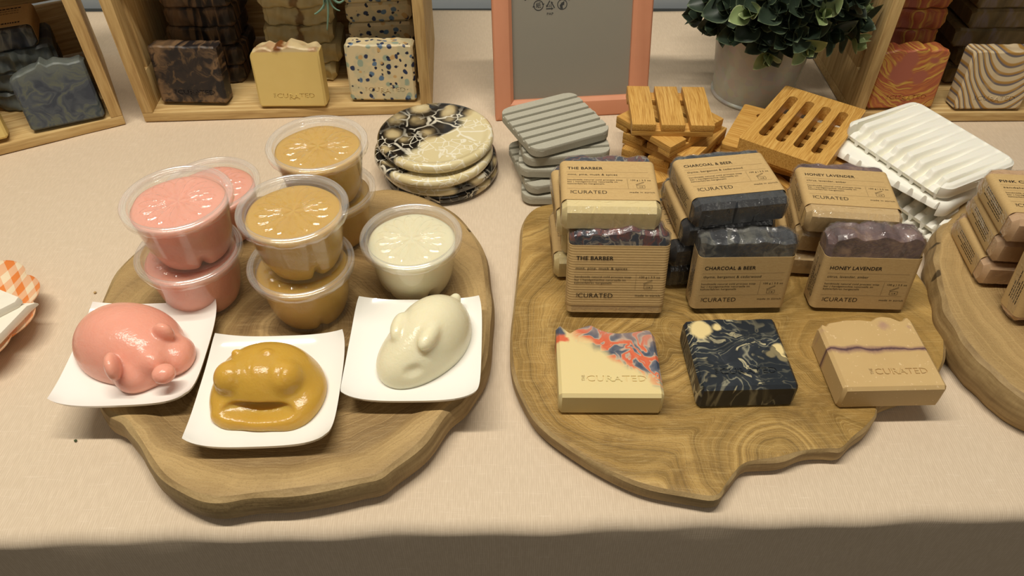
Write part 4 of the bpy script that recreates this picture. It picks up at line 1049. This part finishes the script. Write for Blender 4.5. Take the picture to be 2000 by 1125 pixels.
def sprig(name, base, tip, size, mat, rr, parent, tipmat=None):
    """a stem from base to tip with leaf pairs and a rosette at its end"""
    mb = MB(); uv = []
    d = (tip-base); up = d.normalized()
    ax = up.cross(Vector((0, 0, 1)) if abs(up.z) < .9 else Vector((1, 0, 0))).normalized(); ay = up.cross(ax)
    ps = [base+d*t+Vector((0, 0, .25*d.length*math.sin(math.pi*t)*.35)) for t in np.linspace(0, 1, 6)]
    mb.tube(ps, .0011, 5, m=1); uv += [(.5, .5)]*len(mb.v)
    lv = [(1.0, 3, .50, .75, 0), (.97, 2, 1.1, 1.05, .6), (.78, 2, 1.3, 1.15, 2.1), (.52, 2, 1.45, 1.1, .9)]
    for (t, k, op, s, ph) in lv:
        c = base+d*t+Vector((0, 0, .25*d.length*math.sin(math.pi*t)*.35))
        for q in range(k):
            a = 2*math.pi*q/k+ph+rr.uniform(-.3, .3); L = size*s*rr.uniform(.8, 1.1)
            v, f, u = leaf_verts(L, L*rr.uniform(.84, 1.0)); o_ = op+rr.uniform(-.15, .15)
            rad = ax*math.cos(a)+ay*math.sin(a); di = (up*math.cos(o_)+rad*math.sin(o_)).normalized()
            sd_ = up.cross(rad).normalized(); nn = di.cross(sd_)
            if nn.dot(up) < 0: nn = -nn
            mb.add([c+sd_*p.x+di*p.y+nn*p.z for p in v], f, 0 if (t < .9 or not tipmat) else 2); uv += u
    mb.build(name, [mat, 'leaf_stem', tipmat or mat], parent, smooth='keep', uv=uv)
rr = random.Random(3)
def onsphere(px, py, c, r):
    o0 = Vector((0, 0, CAMH)); u = (px-1000)/FPX; v = (py-562.5)/FPX
    dr = Vector((u, cT-v*sT, -(sT+v*cT))).normalized(); oc = o0-c; b = oc.dot(dr); q = b*b-oc.dot(oc)+r*r
    t = -b-math.sqrt(q) if q > 0 else -b
    return o0+dr*t
SC = Vector((.275, .780, .135))
front = [(1605, 27, 1), (1573, 92, 1), (1672, 80, 1), (1500, 108, 1), (1700, 16, 1), (1462, 25, 1), (1372, 28, 0), (1402, 50, 0), (1448, 62, 0), (1495, 76, 0), (1536, 66, 0), (1575, 58, 0), (1622, 64, 0), (1655, 40, 0), (1425, 15, 0), (1525, 18, 0), (1565, 10, 0), (1490, 2, 0), (1640, 8, 0), (1395, 0, 0), (1540, 40, 0), (1480, 45, 0), (1685, 45, 0)]
base = Vector((0, 0, .100))
for (px, py, lt) in front:
    p = onsphere(px, py, SC, .088 if lt else .080)-PC; p.x = min(p.x, .070)
    b0 = base+Vector((p.x*.35, p.y*.35, 0)); b0.x = max(-.045, min(.045, b0.x)); b0.y = max(-.045, b0.y)
    # arch over the pot rim
    sprig('leaf_sprig', b0, p, .0205 if lt else .0260, 'leaf_dark', rr, pp, 'leaf_light' if lt else None)
for k in range(34):
    a = rr.uniform(0, 6.28); e = rr.uniform(.0, 1.45); r = .085
    p = (SC-PC)+Vector((math.cos(a)*math.cos(e), math.sin(a)*math.cos(e), math.sin(e)))*r; p.x = min(p.x, .072)
    sprig('leaf_sprig', base+Vector((p.x*.35, p.y*.35, 0)), p, .026, 'leaf_dark', rr, pp, None)

# ---------------------------------------------------------------- crates and their soaps
def crate(loc, yaw, label, w_=.31, d=.175, h=.215, th=.0115):
    root = empty('wooden_crate', loc, (0, 0, R(yaw)), label, 'crate', 'pine display crates')
    MB().box(0, w_, 0, d, 0, .0105, ch=.0008).build('base_board', 'pine_horizontal', root, smooth=30)
    MB().box(0, w_, 0, d, h-.0105, h, ch=.0008).build('top_board', 'pine_horizontal', root, smooth=30)
    for x in (0, w_-th):
        m = MB().box(x, x+th, 0, .020, .0106, h-.0106, ch=.0008)
        m.box(x, x+th, .0202, d, .0106, .050, ch=.0006).box(x, x+th, .027, d, .0495, h-.0106, ch=.0006)
        m.build('side_panel', 'pine_vertical', root, smooth=30)
    for z0 in (.013, .078, .143): MB().box(th+.0003, w_-th-.0003, d-.009, d-.0005, z0, z0+.060, ch=.0006).build('back_slat', 'pine_horizontal', root, smooth=30)
    return root
def local(loc, yaw, x, y, z=0):
    a = R(yaw); return Vector((loc[0]+x*math.cos(a)-y*math.sin(a), loc[1]+x*math.sin(a)+y*math.cos(a), z))
c2, y2 = (-.397, .719, .0005), 3.3
crate(c2, y2, 'pine crate at the centre left holding brown, butter and terrazzo soaps')
y1 = 28.4; c1 = (-.4165-.31*math.cos(R(y1)), .7150-.31*math.sin(R(y1)), .0005)
crate(c1, y1, 'pine crate at the far left turned inward, holding slate grey soaps')
c3, y3 = (.3665, .7195, .0005), .5
crate(c3, y3, 'pine crate at the right holding fiery orange and striped soaps')
CZ = .0112
def lean_soap(mat, label, pxl, pxr, top, stamp=None, lean=8, seed=1, W=.072, H=.062, rough=.0006, group='soaps leaning in the crates', ch=.0022):
    a = at(*pxl, CZ); b = at(*pxr, CZ); m = (a+b)/2; yaw = math.degrees(math.atan2(b.y-a.y, b.x-a.x))
    loc, rot = standing(m.x, m.y, CZ, yaw, lean, ST)
    return bare_soap('soap_bar', mat, label, TOPS[top], (loc, rot), W=W, H=H, stamp=stamp, seed=seed, rough=rough, group=group, ch=ch)
STP = (-.0150, .0105, .0400, .0050)
lean_soap('soap_slate', 'slate blue-grey soap with a peaked top leaning in the far left crate', (68, 263), (206, 234), 'slate', None, 9, 21, W=.071, H=.060)
lean_soap('soap_brown_marble', 'dark brown and black marbled soap leaning left in the centre left crate', (316, 206), (448, 208), 'flat', STP, 8, 22)
lean_soap('soap_butter', 'pale butter yellow soap with a wavy top leaning in the centre left crate', (506, 214), (642, 213), 'butter', STP, 7, 23, H=.061, rough=.0010)
lean_soap('soap_terrazzo', 'cream soap speckled with blue chips leaning right in the centre left crate', (687, 200), (813, 201), 'flat', STP, 6, 24, H=.0620)
lean_soap('soap_fire', 'fiery red and orange swirled soap leaning at the left of the right crate', (1688, 217), (1822, 214), 'wavy', STP, 6, 25, H=.062)
lean_soap('soap_zebra', 'cream soap with curved navy and gold stripes leaning in the right crate', (1862, 218), (1988, 218), 'flat', STP, 6, 26, H=.064)
a_ = at(22, 278, CZ)
bare_soap('soap_bar', 'soap_butter', 'pale cream soap cut off by the left picture edge, low in the far left crate', TOPS['flat'], standing(a_.x-.036*math.cos(R(y1)), a_.y-.036*math.sin(R(y1)), CZ, y1, 14, ST), H=.055, seed=27, group='soaps leaning in the crates')
def column(mat, n, cr, yw, x, y, label, top='wavy', rough=.0018, H=.060, seed=1, W=.074, jit=.004):
    src = soap_mb(W, H, ST, TOPS[top], rough=rough, seed=seed, ch=.0035).build('soap_bar', mat, smooth=35); q = random.Random(seed)
    for i in range(n):
        o = src if i == 0 else copy_tree(src)
        p = local(cr, yw, x+q.uniform(-jit, jit), y+H+q.uniform(-.003, .002))
        # rough top towards the viewer
        o.location = W3((p.x, p.y, CZ+ST/2+i*(ST+.0004))); o.rotation_euler = (R(90), 0, R(yw+q.uniform(-3, 3)))
        wd = ['lowest', 'second from bottom', 'third from bottom', 'fourth from bottom', 'topmost'][i if i < n-1 else 4]
        tag(o, label % wd, 'soap', 'soaps stacked in the crates')
column('soap_brown_marble', 5, c2, y2, .068, .062, 'brown marbled soap behind the dark leaning soap, %s of its pile', seed=31, rough=.0008)
column('soap_ruffle', 5, c2, y2, .170, .060, 'ruffled cream soap behind the butter yellow soap, %s of its pile', seed=32, rough=.0026, top='butter', H=.056)
column('soap_terrazzo', 5, c2, y2, .254, .062, 'blue-speckled soap behind the leaning speckled soap, %s of its pile', seed=33, rough=.0004, top='flat', W=.070)
column('soap_slate', 3, c1, y1, .232, .062, 'slate grey ruffled soap behind the peaked slate soap, %s of its pile', seed=34, rough=.0028, top='slate', H=.058)
column('soap_fire', 5, c3, y3, .056, .062, 'orange and maroon soap behind the fiery leaning soap, %s of its pile', seed=35, rough=.0010)
column('soap_umber', 5, c3, y3, .156, .060, 'dark umber soap behind the striped soap, %s of its pile', seed=36, rough=.0006, top='flat', W=.076)
# banded bar on top of the slate pile
b = wrapped('charcoal', .006, .058, sidetext=True, wrap=False, seed=41)
b.children[0].data.materials[0] = MATS['soap_slate']
p = local(c1, y1, .230, .060+.0635); z = CZ+3*(ST+.0004)+PT/2
# printed side up, turned away from the viewer
bm_ = [o for o in b.children if o.name.startswith('paper_band')][0]
nm = MB(); me = bm_.data; keep = [p_ for p_ in me.polygons if p_.material_index == 0]
nm.add([v.co[:] for v in me.vertices], [tuple(p_.vertices) for p_ in keep]); rq = random.Random(5)
for k, (zz, xa, xb, hh) in enumerate([(.014, -.026, .012, .0013), (.020, -.024, .024, .0006), (.026, -.024, .020, .0006), (.050, -.026, .002, .0016)]):
    x = xa
    while x < xb: l = rq.uniform(.0012, .0035); nm.add([(x, -.01145, zz-hh), (x+l, -.01145, zz-hh), (x+l, -.01145, zz+hh), (x, -.01145, zz+hh)], [(0, 1, 2, 3)], 1); x += l+.0007
bpy.data.objects.remove(bm_); nm.build('paper_band', ['kraft_paper', 'black_ink'], b, smooth=40)
pose(b, (p.x, p.y, z), (R(-90), 0, R(y1+174)), 'slate soap in kraft band topping the far left crate pile')

# ---------------------------------------------------------------- small trailing plant on the centre crate
tp0 = local(c2, y2, .235, .045)
tp = empty('trailing_succulent', (tp0.x, tp0.y, .2157), label='blue-green trailing plant with thin curling leaves hanging over the centre left crate', cat='plant')
q = random.Random(9)
def strand(pts, r0):
    P = catmull(pts, 20, closed=False); n = len(P); m = MB(); m.tube([tuple(x) for x in P], [r0*(1-.75*i/(n-1)) for i in range(n)], 6); m.build('leaf', 'teal_succulent', tp, smooth=180)
def wl(px, py, yy):   # pixel on the vertical plane y=yy, local to the plant
    u = (px-1000)/FPX; v = (py-562.5)/FPX; t = yy/(cT-v*sT); return Vector((u*t, yy, CAMH-(sT+v*cT)*t)) - Vector((tp0.x, tp0.y, .2157))
for pl_, r0 in (([(634, -40), (637, -5), (630, 15), (618, 26), (614, 27)], .0022), ([(638, -40), (640, 0), (641, 25), (640, 45), (639, 59)], .0022), ([(645, -40), (648, -8), (660, 5), (672, 0), (680, -12)], .0022), ([(640, -30), (646, 5), (655, 17), (664, 21)], .0018), ([(630, -40), (632, -5), (633, 18)], .0018)):
    strand([Vector((0, -.01, .004)), Vector((0, -.052, .006))]+[wl(a, b_, .698-.002) for a, b_ in pl_], r0)
for k in range(12):
    a = q.uniform(0, 6.28); strand([Vector((0, 0, .001)), Vector((.02*math.cos(a), .02*math.sin(a), .02)), Vector((.04*math.cos(a), .035*math.sin(a), .012+q.uniform(0, .02)))], .002)
MB().lathe([(.001, 0), (.018, 0), (.022, .010), (.019, .010), (.001, .008)], 32, cap0=True).build('dish', 'dark_soil', tp, smooth=40)

# ---------------------------------------------------------------- scalloped dish with paper packets
dp = at(-106, 628, .018)
mb = MB(); n = 180; rings = []
for (r, z, sc) in ((.001, .004, 0), (.034, .004, 0), (.040, .006, .2), (.052, .014, .7), (.0625, .0215, 1), (.0632, .0225, 1), (.0628, .0212, 1), (.050, .0105, .7), (.040, .0025, .2), (.032, .0, 0), (.001, .0, 0)):
    rings.append([((r*(1-.075*sc+.085*sc*abs(math.cos(5.5*a))**.7))*math.cos(a), (r*(1-.075*sc+.085*sc*abs(math.cos(5.5*a))**.7))*math.sin(a), z) for a in [2*math.pi*j/n for j in range(n)]])
mb.loft(rings, True, True); o = mb.build('scalloped_dish', 'orange_gingham_glaze', smooth=60); o.location = W3((dp.x, dp.y, .0002)); o.scale = (1.09, 1.09, 1.0)
tag(o, 'scalloped dish with orange gingham pattern at the left picture edge', 'dish')
def packet(name, corners, z0, z1, label, tip=.5):
    P = [at(a, b, z0) for a, b in corners]; c = sum((Vector(p) for p in P), Vector())/len(P)
    m = MB(); lo = [(p.x-c.x, p.y-c.y, 0) for p in P]; hi = [((p.x-c.x)*.96, (p.y-c.y)*.96, (z1-z0)*(1 if i not in (1,) else tip)) for i, p in enumerate(P)]
    mid_ = [((p.x-c.x)*1.0, (p.y-c.y)*1.0, (z1-z0)*.5*(1 if i not in (1,) else tip)) for i, p in enumerate(P)]
    m.loft([lo, mid_, hi]); o = m.build(name, 'white_paper', smooth=30); o.location = W3((c.x, c.y, z0)); return tag(o, label, 'paper packet', 'folded paper packets in the dish')
packet('paper_packet', [(-170, 610), (76, 595), (62, 607), (0, 672), (-60, 720)], .0225, .0285, 'grey-white folded paper packet pointing right, lower one on the gingham dish')
packet('paper_packet', [(-160, 580), (0, 568), (45, 590), (38, 600), (-60, 650)], .0288, .0345, 'white folded paper packet lying on top of the lower packet on the gingham dish')

# ---------------------------------------------------------------- crumbs
for (px, py, r, lab) in ((186, 572, .0011, 'tiny tan crumb on the cloth beside the left board'), (148, 861, .0010, 'tiny dark crumb on the cloth below the left plate')):
    bm = bmesh.new(); bmesh.ops.create_icosphere(bm, subdivisions=2, radius=r); q = random.Random(px)
    for v in bm.verts: v.co *= q.uniform(.75, 1.2); v.co.z *= .6
    me = bpy.data.meshes.new('crumb'); bm.to_mesh(me); bm.free(); me.materials.append(MATS['kraft_paper' if px == 186 else 'leaf_stem']); o = bpy.data.objects.new('crumb', me); COL.objects.link(o); p = at(px, py); o.location = W3((p.x, p.y, r*.5)); tag(o, lab, 'crumb')

for o in bpy.data.objects:
    if 'label' in o and len(o['label'].replace('-', ' ').split()) > 16: print('LONG', o.name, o['label'])
    if o.name.startswith('soap_bar') and not o.parent: print(o.name, tuple(round(q, 3) for q in o.location), o['label'][:40])
